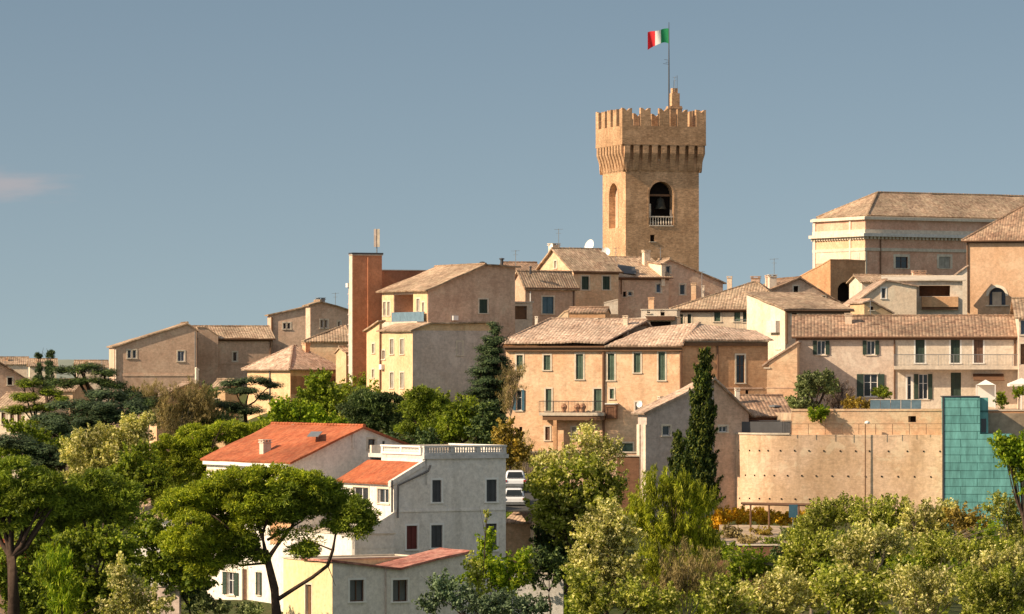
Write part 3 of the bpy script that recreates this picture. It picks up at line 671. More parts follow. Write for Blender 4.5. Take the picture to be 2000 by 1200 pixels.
# parapet wall, walk and string course
mb = MB()
for k in 'FLRK':
    fc = getattr(tw, k); lo, hi = (-EO, fc.len+EO) if k in 'FK' else (-EO+.62, fc.len+EO-.62)
    fc.box(mb, lo, hi, zC+.002, zP, EO-.6, EO)
    fc.box(mb, lo-(.03 if k in 'FK' else 0), hi+(.03 if k in 'FK' else 0), zC+.02, zC+.14, EO-.55, EO+.03)
mb.build('parapet', 'brick_tower', tr)
o, u, v = tw.o, tw.u, tw.v
mb = MB(); q = [o-u*EO*.5-v*EO*.5, o+u*(tw.W+EO*.5)-v*EO*.5, o+u*(tw.W+EO*.5)+v*(tw.Dp+EO*.5), o-u*EO*.5+v*(tw.Dp+EO*.5)]
mb.box8([Vector((p.x, p.y, zC+.2)) for p in q]+[Vector((p.x, p.y, zC+.5)) for p in q]); mb.build('walkway', 'brick_tower', tr)
for k in 'FLRK':
    fc = getattr(tw, k); span = fc.len+2*EO; m_w = 1.28; nm = 5
    for i in range(nm):
        if k in 'LR' and i in (0, nm-1): continue       # the corner merlons belong to the other two faces
        c = -EO+m_w/2+(span-m_w)*i/(nm-1); a, b = c-m_w/2, c+m_w/2
        jz = random.uniform(-.1, .08); top = zM+jz; nd = random.uniform(.34, .5)
        pr = [(a, zP+.002), (b, zP+.002), (b, top), ((b+c)/2+.05, top-.05), (c, top-nd), ((a+c)/2-.05, top-.05), (a, top)]
        mb = MB(); e0, e1 = EO-.55, EO
        pa = [fc.at(t, z, e1) for t, z in pr]; pb_ = [fc.at(t, z, e0) for t, z in pr]
        mb.poly([pa[0], pa[1], pa[2], pa[3], pa[4], pa[5], pa[6]]); mb.poly([pb_[x] for x in range(6, -1, -1)])
        for j in range(7): mb.quad(pa[j], pb_[j], pb_[(j+1) % 7], pa[(j+1) % 7])
        if i in (0, nm-1) and k in 'FK':       # return of the corner merlon along the side
            g = tw.L if (k == 'F') == (i == 0) else tw.R
            far = (g is tw.L and k == 'F') or (g is tw.R and k == 'K')
            s0, s1 = (g.len+EO-1.05, g.len+EO-.56) if far else (-EO+.56, -EO+1.05)
            g.box(mb, s0, s1, zP+.002, top-.12, EO-.55, EO-.003)
        mb.build('merlon', 'brick_tower', tr)
# turret on the walkway
tc_ = Face(P(1309, 245, TD+3.0), u, -v, 1.55)
mb = MB(); z0, z1 = zC+.5, zpy(207, TD+3)
tc_.box(mb, 0, 1.55, z0, z1, -1.5, 0); tc_.box(mb, .28, 1.3, z1+.002, zpy(182, TD+3), -1.2, -.15); tc_.box(mb, .42, 1.1, zpy(182, TD+3)+.002, zpy(172, TD+3), -1.0, -.3)
tc_.box(mb, -.06, 1.61, z1-.35, z1-.2, -1.56, .06); tc_.box(mb, 1.55, 2.05, z0, zpy(228, TD+3), -1.3, -.1)
mb.build('turret', 'brick_tower', tr)
mb = MB()
for x, y, h in ((1316, 184, 1.7), (1322.5, 173, 1.6)):
    p = P(x, y, TD+3.7); mb.tube([p, p+UP*h], .025, 4)
mb.build('lightning_rod', 'metal_dark', tr)

# flag and its mast
fp = P(1306.5, 215, TD+2.6)
fr_ = thing('flagpole', 'thin dark mast on the tower top flying a green, white and red flag', 'flagpole', fp)
topz = zpy(44, TD+2.6)
mb = MB(); mb.tube([Vector((fp.x, fp.y, zC+.5)), Vector((fp.x, fp.y, zpy(130, TD))), Vector((fp.x, fp.y, topz))], [.10, .08, .035], 8); mb.build('pole', 'metal_dark', fr_)
mb = MB()
for dz, L_, an in ((6.1, .55, .5), (5.6, .7, .5), (5.9, .35, -.6)):
    p = fp+UP*dz; mb.tube([p, p+Vector((-L_, 0, .15*an))], .022, 4); mb.tube([p+Vector((-L_, -.3, .1*an)), p+Vector((-L_, .3, .2*an))], .018, 4)
mb.build('aerial', 'metal_dark', fr_)
m, t, b = nodes_of('tricolour')
uvn = N(t, 'ShaderNodeUVMap'); sxx = N(t, 'ShaderNodeSeparateXYZ'); L(t, uvn.outputs[0], sxx.inputs[0])
rp = N(t, 'ShaderNodeValToRGB'); rp.color_ramp.interpolation = 'CONSTANT'; L(t, sxx.outputs[0], rp.inputs[0])
e = rp.color_ramp.elements; e[0].color = (.012, .26, .10, 1); e[1].position = .36; e[1].color = (.78, .78, .76, 1)
x = e.new(.64); x.color = (.72, .025, .035, 1)
L(t, rp.outputs[0], b.inputs['Base Color']); b.inputs['Roughness'].default_value = .8
tl_ = N(t, 'ShaderNodeBsdfTranslucent'); L(t, rp.outputs[0], tl_.inputs[0]); mx_ = N(t, 'ShaderNodeMixShader', {0: .35}); L(t, b.outputs[0], mx_.inputs[1]); L(t, tl_.outputs[0], mx_.inputs[2])
L(t, mx_.outputs[0], [q_ for q_ in t.nodes if q_.type == 'OUTPUT_MATERIAL'][0].inputs[0])
mb = MB(); nu, nv = 26, 12; Hf = 1.85; Lf = 2.75
def fpt(a, b_):
    droop = -.55*a**1.6; hh = Hf*(1-.12*math.sin(a*5))
    return Vector((fp.x-.05-Lf*a*.93, fp.y+.28*math.sin(a*9+b_*1.2)*a**.5+.15*a, zpy(56, TD+2.6)+droop-hh*b_+.13*math.sin(a*8+.6+b_)*a**.6))
for i in range(nu):
    for j in range(nv):
        a0, a1, b0, b1 = i/nu, (i+1)/nu, j/nv, (j+1)/nv
        mb.quad(fpt(a0, b0), fpt(a1, b0), fpt(a1, b1), fpt(a0, b1), ((a0, b0), (a1, b0), (a1, b1), (a0, b1)))
mb.build('flag', 'tricolour', fr_)

# ================================================================ houses (coordinates of the photograph, each with its own distance)
H = {}
# --- far west of the ridge
h = House('brick_house', 'long blank brick gable wall at the western end of the ridge with a laundry-hung window', 'house', 223, 470, 11, right=384, left=213, eave=677, zb=-9, wall='brick_dull', roof='tiles_tan', oh=.25)
h.pf([(223, 678), (366, 633), (384, 645)])
h.win('F', 249, 684, 256, 700, 'glass', rev=.15); h.win('F', 259, 684, 266, 700, 'glass', rev=.15); h.win('F', 347, 686, 360, 706, 'blue', rev=.15)
h.band('F', 240, 731, 378, 735, .06, 'brick_dull', 'string_course'); h.pipe('F', 381, 648, 745, 'metal_grey'); h.pipe('F', 226, 682, 760, 'stone_trim', .08); h.finish()
h = House('brick_house', 'plain brick house with a short tiled roof strip beside the long blank gable', 'house', 386, 478, 14, right=532, left=384.5, eave=661, zb=-9, wall='brick_dull', roof='tiles_tan', oh=.3, Dp=7)
h.ps_rel([(0, 0), (.5, 1.3), (1, 0)])
h.win('F', 408, 690, 415, 706, 'glass'); h.win('F', 455, 688, 463, 706, 'glass'); h.band('F', 388, 708, 528, 711, .06, 'brick_dull', 'string_course')
h.gutter(); h.pipe('F', 528, 662, 750, 'pipe_brown', .1); h.finish()
h = House('parapet_wall', 'raised brick wall end stepping down beside the short tiled roof strip', 'wall', 386, 477.4, 14, right=426, W=None, Dp=.8, eave=645, zb=-5, wall='brick_dull', roof='tiles_tan', oh=.06)
h.pf([(386, 641), (401, 641), (426, 657)]); h.finish()
h = House('brick_house', 'narrow brick house with paired small windows under a sloping roof, behind the roof strip', 'house', 529, 486, 8, right=606, left=526, eave=614, zb=-4, wall='brick_dull', roof='tiles_tan', Dp=5, oh=.3)
h.pf([(529, 616), (606, 599)]); h.win('F', 553, 631, 559, 643); h.win('F', 561, 631, 567, 643); h.pipe('F', 531, 620, 700, 'pipe_brown', .1); h.finish()
h = House('brick_house', 'brick gabled house with a bright narrow side wall and metal chimney on the western ridge', 'house', 606, 466, 24, right=682, left=597, eave=604, zb=-3, wall='brick_dull', roof='tiles_tan', oh=.3)
h.pf([(606, 597), (625, 590), (682, 607)]); h.win('F', 626, 625, 632, 641); h.win('F', 634, 625, 640, 641); h.win('F', 660, 628, 665, 640)
h.chim(626, 582, 592, .8, 468, 'metal_grey'); h.finish()
h = House('brick_house', 'low brick house with a brown tiled roof behind the cream hip-roofed house', 'house', 598, 448, 4, right=684, left=590, eave=667, zb=-4, wall='brick_warm', roof='tiles_tan', Dp=9, oh=.3)
h.hip(1.6, 4.2, .4); h.finish()
h = House('villa', 'cream villa with a pale pink hipped tile roof below the western ridge', 'house', 567, 428, 40, right=661, left=483, eave=722, zb=-11, wall='plaster_ochre', roof='tiles_pink', oh=.45)
h.hip(2.35, 3.2, 2.6); h.band('F', 568, 735, 660, 770, .0, 'brick_orange', 'brick_panel', -.001 - .05); h.pipe('L', 528, 724, 790, 'metal_grey'); h.chim(598, 670, 684, .6, 433)
h.win('F', 600, 735, 608, 752, 'shut'); h.finish()
h = House('plaster_annex', 'narrow pale lit annex between the hip-roofed villa and the red lift tower', 'house', 676, 426, 30, right=684, left=656, eave=690, zb=-10, wall='plaster_ochre', roof='tiles_tan', oh=.15); h.ps_rel([(0, 0), (.6, .5), (1, 0)]); h.finish()

# --- red lift tower and its wing
h = House('lift_tower', 'tall narrow terracotta lift tower block with a flat dark cap and antenna', 'tower', 689, 420, 21, right=746, left=683, eave=499, zb=-9, wall='terracotta', roof='metal_dark'); h.flat(.0); h.holes = h.holes
mb = MB(); h.F.box(mb, -.1, h.W+.12, h.zE+.1, h.zE+.28, -h.Dp-.1, .1); mb.build('cap', 'metal_dark', h.root)
h.pipe('F', 718, 503, 752, 'terracotta', .05)
mb = MB(); h.L.box(mb, .0, h.L.len-.02, h.zb, h.zE-.05, .002, .06); mb.build('lit_side_skin', 'trim_pale', h.root)  # pale skin puts the side's sunlit brightness into its colour
mb = MB(); h.L.box(mb, -.55, .0, zpy(735, 420), zpy(555, 420), -.6, -.05)
for k in range(9): h.L.box(mb, -.65, .05, zpy(735-k*20, 420), zpy(733-k*20, 420), -.65, .0)
mb.build('stair_shaft', 'plaster_grey', h.root); mb = MB(); h.L.box(mb, -.7, -.1, zpy(561, 420), zpy(553, 420), -.5, .2); mb.build('lamp_box', 'frame_white', h.root)
h.finish()
ap = P(736, 497, 421.5); an = thing('phone_antenna', 'grey upright mobile phone antenna panel on the red lift tower', 'antenna', ap)
mb = MB(); mb.tube([ap-UP*.1, ap+UP*2.6], .06, 6); mb.build('mast', 'metal_grey', an)
for dx in (-.17, .17):
    mb = MB(); c = ap+Vector((dx, -.08, .75)); mb.box8([c+Vector(q) for q in ((-.13, -.08, 0), (.13, -.08, 0), (.13, .08, 0), (-.13, .08, 0), (-.13, -.08, 1.85), (.13, -.08, 1.85), (.13, .08, 1.85), (-.13, .08, 1.85))]); mb.build('panel', 'plaster_grey' if dx < 0 else 'trim_pale', an)
h = House('apartment_block', 'low-lit terracotta apartment block with a flat roof behind the ochre house', 'building', 746, 424, 21, right=868, Dp=10, eave=529, zb=-6, wall='terracotta', roof='metal_dark'); h.flat(.02); h.finish()
H['tc'] = h

# --- ochre house with loggia
z_oc = -9
h = House('narrow_house', 'narrow ochre house front wedged between the red lift tower and the loggia house', 'house', 741, 412, 26, right=746, left=716, eave=630, zb=z_oc, wall='plaster_ochre', roof='tiles_tan', oh=.3); h.ps_rel([(0, -.0), (1, -.9)])
h.win('L', 727, 672, 732, 690, 'shut', 'grey_slats'); h.win('L', 727, 722, 731, 738, 'shut', 'grey_slats'); h.finish()
h = House('gabled_house', 'big ochre house with a broad blank gable, a loggia and a blue glazed terrace rail', 'house', 836, 410, 27, right=1006, left=746, eave=565, zb=z_oc, wall='brick_dull', roof='tiles_tan', oh=.45)
h.pf([(836, 566), (945, 519), (1006, 522)])
h.win('F', 936, 585, 952, 612, 'shut', 'dark_green_slats'); h.win('L', 814, 584, 820, 609, 'shut', 'grey_slats'); h.win('L', 825, 591, 829, 609, 'shut', 'grey_slats')
for a in (749, 757): h.win('L', a, 590, a+5, 617, 'shut', 'grey_slats')
fc, t0, t1, z0, z1 = h.hole('L', 770, 576, 807, 628, 2.4); mb = MB(); fc.box(mb, t0, t1, z0, z1, -2.45, -2.4); mb.build('loggia', 'brick_orange', h.root)
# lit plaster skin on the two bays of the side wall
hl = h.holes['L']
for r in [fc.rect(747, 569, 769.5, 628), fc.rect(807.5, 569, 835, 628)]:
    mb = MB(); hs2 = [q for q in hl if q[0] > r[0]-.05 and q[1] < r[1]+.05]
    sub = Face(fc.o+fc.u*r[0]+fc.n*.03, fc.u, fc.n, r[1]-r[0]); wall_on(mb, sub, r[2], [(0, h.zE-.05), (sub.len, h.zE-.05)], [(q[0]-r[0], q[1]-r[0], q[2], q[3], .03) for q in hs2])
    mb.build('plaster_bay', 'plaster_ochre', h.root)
mb = MB(); q = fc.rect(771, 610, 834, 629); fc.box(mb, q[0], q[1], q[2], q[3], .32, .37); mb.build('terrace_screen', 'blue_glass', h.root)
mb = MB(); q = fc.rect(764, 629, 834, 634); fc.box(mb, q[0], q[1], q[2]-.2, q[3], -.02, 1.1); mb.build('terrace_slab', 'concrete_pale', h.root)
mb = MB(); q = h.F.rect(882, 617, 892, 626); h.F.box(mb, q[0], q[1], q[2], q[3], -.02, .4); mb.build('air_conditioner', 'frame_white', h.root)
h.pipe('F', 875, 640, 700, 'metal_grey', .05); h.band('F', 828, 648, 885, 650.5, .12, 'brick_dull', 'string_course')
h.vent(942, 511, 519, .16, 418); h.vent(980, 504, 519, .16, 420); h.finish()
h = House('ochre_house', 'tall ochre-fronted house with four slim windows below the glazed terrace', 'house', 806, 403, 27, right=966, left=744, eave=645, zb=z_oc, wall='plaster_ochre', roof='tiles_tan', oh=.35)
h.pf([(806, 645), (838, 633), (966, 632)])
for x0 in (762, 782):
    h.win('L', x0, 663, x0+7, 692, 'shut', 'grey_slats'); h.win('L', x0, 728, x0+7, 758, 'shut', 'grey_slats')
h.win('L', 747, 685, 752, 702, 'glass')
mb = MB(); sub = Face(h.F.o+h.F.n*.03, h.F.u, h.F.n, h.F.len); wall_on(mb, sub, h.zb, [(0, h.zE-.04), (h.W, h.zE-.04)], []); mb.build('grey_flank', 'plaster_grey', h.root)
h.pipe('L', 744.5, 640, 760, 'pipe_brown', .1)
mb = MB(); q = h.L.rect(746, 712, 751, 722); h.L.box(mb, q[0], q[1], q[2], q[3], .05, .35); mb.build('air_conditioner', 'frame_white', h.root)
h.win('F', 893, 668, 903, 694, 'shut', 'grey_slats'); h.finish()

# --- cluster under the tower
h = House('gabled_house', 'tile-roofed house with a bright side gable and two green-shuttered windows under the tower', 'house', 1120, 440, 33, right=1208, left=1052, eave=529, zb=0, wall='brick_warm', roof='tiles_tan', oh=.35)
h.ps([(0, h.zE), (h.Dp*.56, zpy(488, 440+h.Dp*.45)), (h.Dp, zpy(530, 450))])
mb = MB(); sub = Face(h.F.o+h.F.n*.02, h.F.u, h.F.n, h.F.len)
h.win('F', 1136, 540, 1150, 566, 'shut', 'dark_green_slats'); h.win('F', 1177, 540, 1191, 566, 'shut', 'dark_green_slats')
h.win('L', 1083, 510, 1087, 524, 'shut', 'grey_slats'); h.gutter(); h.chim(1082, 476, 490, .9, 446, 'plaster_pale'); h.finish()
h = House('plaster_house', 'low house with one tall blue-shuttered window and a lit corner below the side gable', 'house', 1026, 430, 30, right=1124, left=1006, eave=561, zb=0, wall='brick_pink', roof='tiles_tan', oh=.3)
h.ps_rel([(0, 0), (.62, 1.55), (1, .9)])
h.win('F', 1059, 580, 1081, 613, 'shut', 'blue_paint'); h.pipe('F', 1120, 563, 606, 'pipe_brown'); h.pipe('F', 1035, 570, 590, 'frame_white'); h.gutter()
h.vent(1036, 520, 530, .1); h.finish()
h = House('low_house', 'low dark-roofed house edge between the blank gable and the cluster under the tower', 'house', 1000, 446, 15, right=1060, Dp=7, eave=530, zb=2, wall='brick_pink', roof='tiles_brown', oh=.3); h.ps_rel([(0, 0), (.5, .9), (1, 0)]); h.finish()
h = House('garage', 'small pale outbuilding with a wide brown garage door and a slanting white side', 'garage', 986, 421, 24, right=1040, left=964, eave=590, zb=1, wall='plaster_pale', roof='concrete_pale', oh=.12)
h.ps([(0, zpy(591, 421)), (h.Dp, zpy(598, 421+h.Dp))]); h.door('F', 999, 598, 1029, 624, 'wood_brown', .25); h.win('L', 976, 606, 979, 620, 'dark', sur=None); h.finish()
h = House('brick_house', 'shaded brick house with a lean eave and small dark openings directly before the tower foot', 'house', 1206, 446, 20, right=1306, Dp=8, eave=541, zb=0, wall='brick_dull', roof='tiles_tan', oh=.35)
h.ps_rel([(0, 0), (.75, 2.15), (1, 1.4)]); h.gutter(); h.pipe('F', 1213, 545, 575, 'pipe_brown'); h.win('F', 1217, 570, 1223, 580, 'dark', sur=None); h.win('F', 1282, 555, 1291, 572, 'blue'); h.win('F', 1227, 570, 1235, 578, 'glass')
h.chim(1262, 489, 506, .7, 451, 'plaster_cream')
s_ = MB(); fc = h.F
pp = [P(1206, 537, 447.0), P(1243, 541, 446.6), P(1240, 527, 448.8), P(1206, 521, 449.6)]
s_.slab(pp[0]+UP*.22, pp[1]+UP*.22, pp[2]+UP*.22, pp[3]+UP*.22, th=.08); 
h.extra.append(('roof_light', s_, 'metal_dark')); h.finish()
h = House('gabled_house', 'wide shaded gable of pinkish brick sloping east from the tower foot', 'house', 1296, 449, 17, right=1412, left=1276, eave=548, zb=0, wall='brick_dull', roof='tiles_tan', oh=.3)
h.pf([(1296, 515), (1308, 508), (1412, 553)]); h.win('F', 1301, 520, 1309, 534, 'glass'); h.win('F', 1345, 590, 1352, 600, 'dark', sur=None)
h.win('F', 1328, 556, 1338, 576, 'glass'); h.finish()
h = House('rooftop_room', 'little lit box room standing on the tiles beside the wide shaded gable', 'house', 1292, 447.5, 22, right=1299, left=1262, eave=517, zb=9, wall='plaster_cream', roof='tiles_tan', oh=.15); h.ps_rel([(0, 0), (1, .35)]); h.finish()
for D_, pxa, w_, y0, y1, mat, lab in ((438, 1180, 27, 588, 608, 'plaster_pale', 'small whitewashed wall panel catching sun on the terrace below the green shutters'),):
    h = House('terrace_wall', lab, 'wall', pxa, D_, 0, right=pxa+w_, Dp=.3, eave=y0, zb=zpy(y1+6, D_), wall=mat, roof='concrete_pale', oh=.02); h.pf([(pxa, y0+5), (pxa+w_, y0-1)]); h.finish()
h = House('garden_wall', 'low orange brick wall and roof edge behind the long palace roof', 'wall', 1108, 402, -8, right=1182, Dp=4, eave=612, zb=2, wall='brick_orange', roof='tiles_brown', oh=.1); h.ps_rel([(0, 0), (.6, .45), (1, 0)]); h.finish()
h = House('garden_wall', 'sloping lit masonry wall rising to the orange brick wall behind the palace roof', 'wall', 1080, 400, -8, right=1110, Dp=.6, eave=612, zb=2, wall='brick_warm', roof='brick_warm', oh=.04); h.pf([(1080, 632), (1103, 610), (1110, 608)]); h.finish()
h = House('terrace_house', 'low whitish terrace house with a dark awning behind the palace roof', 'house', 1262, 404, -6, right=1322, Dp=6, eave=620, zb=2, wall='plaster_pink', roof='metal_dark'); h.flat(.02)
mb = MB(); r = h.F.rect(1262, 618, 1319, 626); h.F.box(mb, r[0], r[1], r[2], r[3], .0, .9); mb.build('awning', 'frame_brown', h.root); h.win('F', 1270, 628, 1310, 640, 'dark', sur=None); h.finish()
h = House('terrace_house', 'pale terrace parapet with small openings above the dark awning', 'house', 1252, 412, -6, right=1322, Dp=5, eave=606, zb=3, wall='plaster_pale', roof='concrete_pale'); h.flat(.02)
h.win('F', 1290, 607, 1298, 617, 'dark', sur=None); h.win('F', 1264, 607, 1270, 612, 'dark', sur=None); h.chim(1272, 581, 604, .55, 414, 'brick_warm'); h.finish()

# --- houses right of the tower
h = House('tiled_house', 'cream house with a big mottled hipped tile roof and tall white chimneys', 'house', 1318, 418, -8, right=1534, Dp=15, eave=604, zb=0, wall='plaster_cream', roof='tiles_tan', oh=.45)
h.hip(2.75, 7.5, 3.5)
h.win('F', 1327, 614, 1334, 638, 'shut', 'dark_green_slats'); h.win('F', 1343, 614, 1350, 638, 'shut', 'dark_green_slats'); h.win('F', 1395, 604, 1407, 628, 'shut', 'green_slats', name='window')
h.win('F', 1434, 606, 1446, 628, 'shut', 'green_slats'); h.win('F', 1451, 606, 1460, 629, 'shut', 'dark_green_slats'); h.door('F', 1472, 604, 1489, 629, 'wood_red')
h.gutter('pipe_brown'); h.chim(1355, 553, 592, .5, 423, 'brick_warm'); h.chim(1373, 558, 592, .3, 424, 'plaster_pale'); h.chim(1476, 540, 549, .9, 428, 'brick_dull'); h.chim(1425, 540, 552, .5, 430, 'plaster_cream'); h.finish()
H['tiled'] = h
bl = MB(); r = h.F.rect(1438, 644, 1512, 649); h.F.box(bl, r[0], r[1], r[2], r[3], -.02, 1.2); b_ = bl.build('balcony', 'concrete_pale', h.root)
railing(b_, h.F.at(r[0], r[3], 1.15), h.F.at(r[1], r[3], 1.15), 1.0, .16, 'metal_grey')
h = House('gabled_house', 'grey-brown gabled house with one tiny window peering over the mottled tile roof', 'house', 1470, 440, 12, right=1636, Dp=9, eave=580, zb=2, wall='brick_dull', roof='tiles_brown', oh=.3)
h.pf([(1470, 580), (1562, 545), (1636, 590)]); h.win('F', 1550, 559, 1559, 572, 'dark'); h.win('F', 1606, 579, 1612, 590, 'dark'); h.chim(1508, 537, 556, .8, 442, 'plaster_pale'); h.chim(1500, 538, 550, .5, 444, 'brick_dull'); h.finish()
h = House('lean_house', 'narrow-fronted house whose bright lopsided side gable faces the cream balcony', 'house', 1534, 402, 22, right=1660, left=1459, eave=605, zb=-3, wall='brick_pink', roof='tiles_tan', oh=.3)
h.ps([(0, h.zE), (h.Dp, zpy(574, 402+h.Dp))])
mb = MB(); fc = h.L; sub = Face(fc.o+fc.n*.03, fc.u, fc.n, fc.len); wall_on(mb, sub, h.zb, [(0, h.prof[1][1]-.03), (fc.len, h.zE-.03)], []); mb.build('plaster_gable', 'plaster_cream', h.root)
h.win('F', 1546, 608, 1556, 634, 'shut', 'brown_slats'); h.pipe('F', 1536, 606, 672, 'pipe_brown', .09)
h.band('L', 1506, 627, 1524, 650, .5, 'grey_render', 'bay', -.02); h.win('L', 1516, 662, 1524, 682, 'dark', sur=None); h.gutter(); h.finish()

# --- grand building on the summit
GD = 555
h = House('palazzo', 'grand pink and cream palazzo with moulded cornices and a hipped tile roof on the summit', 'palace', 1690, GD, 30, right=2210, left=1588, eave=424, zb=-10, wall='brick_rose', roof='stone_trim')
h.flat(.02)
h.win('F', 1749, 502, 1773, 524, 'glass', sur='stone_trim', frame_w=.35, fr='frame_brown'); h.win('F', 1834, 502, 1856, 524, 'shut', 'grey_slats', sur='stone_trim', frame_w=.35)
for f, x0, x1 in (('F', 1690.5, 2208), ('L', 1588.5, 1689.5)):
    fc = getattr(h, f); Ln = fc.len; Z_ = lambda y: zpy(y, GD)
    for nm, y0, y1, out, mt in (('cornice', 424, 429, .45, 'stone_trim'), ('frieze', 448, 456, .14, 'trim_pale'), ('cornice', 456, 462, .75, 'grey_render' if f == 'F' else 'stone_trim'), ('dentil_course', 462, 467, .35, 'stone_trim'), ('architrave', 484, 490, .14, 'stone_trim')):
        mb = MB(); lo = 0 if f == 'L' else -out
        if nm == 'dentil_course':
            k = 0
            while k*.62 < Ln: fc.box(mb, k*.62, k*.62+.34, Z_(y1), Z_(y0)-.003, -.02, out); k += 1
        else: fc.box(mb, lo, Ln, Z_(y1), Z_(y0), -.02, out)
        mb.build(nm, mt, h.root)
    if f == 'L':
        for nm, y0, y1, out, mt in (('frieze', 466, 484, .03, 'brick_apse'), ('pilaster_band', 490, 512, .06, 'plaster_cream')):
            mb = MB(); fc.box(mb, 0, Ln-.02, Z_(y1), Z_(y0)-.004, -.02, out); mb.build(nm, mt, h.root)
        mb = MB()
        for a in (1589, 1660): r = fc.rect(a, 430, a+(5 if a < 1600 else 3), 560); fc.box(mb, r[0], r[1], -10, Z_(431), -.02, .16)
        mb.build('pilaster', 'stone_trim', h.root)
        mb = MB(); r = fc.rect(1672, 495, 1680, 508); fc.box(mb, r[0], r[1], r[2], r[3], -.02, .1); mb.build('window_surround', 'stone_trim', h.root)
h.pipe('F', 1719, 468, 540, 'pipe_brown', .1)
mb = MB(); fc = h.F; fc.box(mb, 0, .28, -10, zpy(490, GD)-.01, -.02, .06); mb.build('quoin', 'stone_trim', h.root)
h.finish()
o, u, v = h.o, h.u, h.v
rb = MB(); zr = zpy(421, GD); A = lambda t, d, z: Vector(((o+u*t+v*d).x, (o+u*t+v*d).y, z))
i0 = 1.2; Wd = h.W-1.0; Dd = 13.5; rz = zpy(377, GD+8)
c = [A(i0, i0, zr), A(Wd, i0, zr), A(Wd, Dd, zr), A(i0, Dd, zr)]; r0, r1 = A(7.2, Dd/2+.6, rz), A(Wd-2, Dd/2+.6, rz)
rb.slab(c[0], c[1], r1, r0); rb.slab(c[1], c[2], r1, r1); rb.slab(c[2], c[3], r0, r1); rb.slab(c[3], c[0], r0, r0)
for a_, b_ in ((r0, r1), (c[0], r0), (c[3], r0)): rb.ridge(a_+UP*.15, b_+UP*.15, .17)
rb.build('roof', 'tiles_tan', h.root)

# --- church apse and neighbours
h = House('church', 'church end of smooth orange brick with a lunette window and sweeping tile roof', 'church', 1888, 470, -14, right=2120, Dp=13, eave=470, zb=-12, wall='brick_apse', roof='tiles_brown', oh=.5)
h.hip(6.0, 9.3, 5)
fc, t0, t1, z0, z1 = h.hole('F', 1931, 562, 1964, 596, .7)
mb = MB(); arch_fill(mb, fc, t0, t1, z1-(t1-t0)/2, .7); mb.build('arch', 'brick_apse', h.root)
mb = MB(); arch_ring(mb, fc, t0, t1, z1-(t1-t0)/2, .32, -.02, .06); fc.box(mb, t0-.35, t1+.35, z0-.15, z0-.003, -.02, .15); mb.build('arch_moulding', 'stone_trim', h.root)
wn_ = MB(); fc.box(wn_, t0, t1, z0, z1, -.75, -.7); w_ = wn_.build('lunette_window', 'pane_blue', h.root)
mb = MB(); fc.box(mb, t0+.35, t1-.55, z0, z1-.5, -.695, -.6); mb.build('blind', 'trim_pale', w_)
h.pipe('F', 1890, 476, 610, 'pipe_brown', .09); h.gutter(); h.finish()
h = House('brick_building', 'orange brick building with a sloped lit side and dark arched opening below the palazzo', 'building', 1622, 500, 35, right=1690, left=1560, eave=509, zb=-6, wall='brick_orange', roof='brick_orange', oh=.05)
h.ps([(0, h.zE), (h.Dp, zpy(543, 500+h.Dp))])
fc, t0, t1, z0, z1 = h.hole('F', 1636, 551, 1668, 590, 1.0); mb = MB(); arch_fill(mb, fc, t0, t1, z1-(t1-t0)/2*.8, 1.0, z1); mb.build('arch', 'brick_orange', h.root)
mb = MB(); fc.box(mb, t0, t1, z0, z1, -1.05, -1.0); mb.build('opening', 'void', h.root); h.finish()
h = House('tiled_shed', 'low tiled roof strip between the arched brick building and the palazzo wall', 'house', 1684, 486, 8, right=1830, Dp=7, eave=551, zb=6, wall='plaster_pale', roof='tiles_tan', oh=.3); h.ps_rel([(0, 0), (.5, .75), (1, 0)])
h.chim(1788, 529, 546, .75, 488, 'brick_dull'); h.chim(1801, 529, 546, .75, 488, 'brick_dull'); h.finish()
h = House('terrace_house', 'cream house with a deep shadowed roof terrace and brown balcony front', 'house', 1730, 450, -4, right=1880, left=None, Dp=9, eave=549, zb=3, wall='plaster_pale', roof='concrete_pale', oh=.35)
h.ps_rel([(0, 0), (.8, .5), (1, .2)])
fc, t0, t1, z0, z1 = h.hole('F', 1769, 558, 1856, 579, 2.6)
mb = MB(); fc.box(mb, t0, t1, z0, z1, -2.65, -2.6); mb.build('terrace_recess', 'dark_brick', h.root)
mb = MB(); fc.box(mb, t0+1.2, t0+1.5, z0, z1, -1.2, -.9); mb.build('pillar', 'plaster_pale', h.root)
mb = MB(); r = fc.rect(1800, 580, 1871, 600); fc.box(mb, r[0], r[1], r[2], r[3], -.02, .8); mb.build('balcony', 'brick_orange', h.root)
mb = MB(); fc.box(mb, r[0], r[1], r[2]-.3, r[2]-.004, -.02, .6); mb.build('balcony_slab', 'dark_brick', h.root); h.finish()
h = House('gabled_house', 'cream gable with a slanting tile edge left of the shadowed roof terrace', 'house', 1656, 447, 4, right=1790, Dp=7, eave=602, zb=3, wall='plaster_cream', roof='tiles_pink', oh=.25)
h.root['label'] = 'cream half gable with a slanting pink tile edge joined to the shadowed roof terrace'
h.pf([(1656, 602), (1731, 549), (1790, 560)]); h.win('F', 1722, 563, 1730, 583, 'glass', sur='trim_white'); h.finish()
h = House('dormer_hut', 'small triangular roofed hut with a shaded front below the slanting tile edge', 'house', 1688, 430, 14, right=1742, left=1660, eave=602, zb=3, wall='plaster_ochre', roof='tiles_pink', oh=.2)
h.pf([(1688, 592), (1700, 588), (1742, 612)]); h.win('F', 1699, 598, 1706, 606, 'dark', sur=None); h.finish()
h = House('lean_house', 'thin plaster house strip with a rising roof between the terrace house and church', 'house', 1848, 462, -4, right=1889, Dp=6, eave=545, zb=2, wall='plaster_pale', roof='tiles_pink', oh=.2); h.pf([(1848, 552), (1889, 522)])
h.win('F', 1864, 548, 1873, 572, 'shut', 'brown_slats'); h.finish()

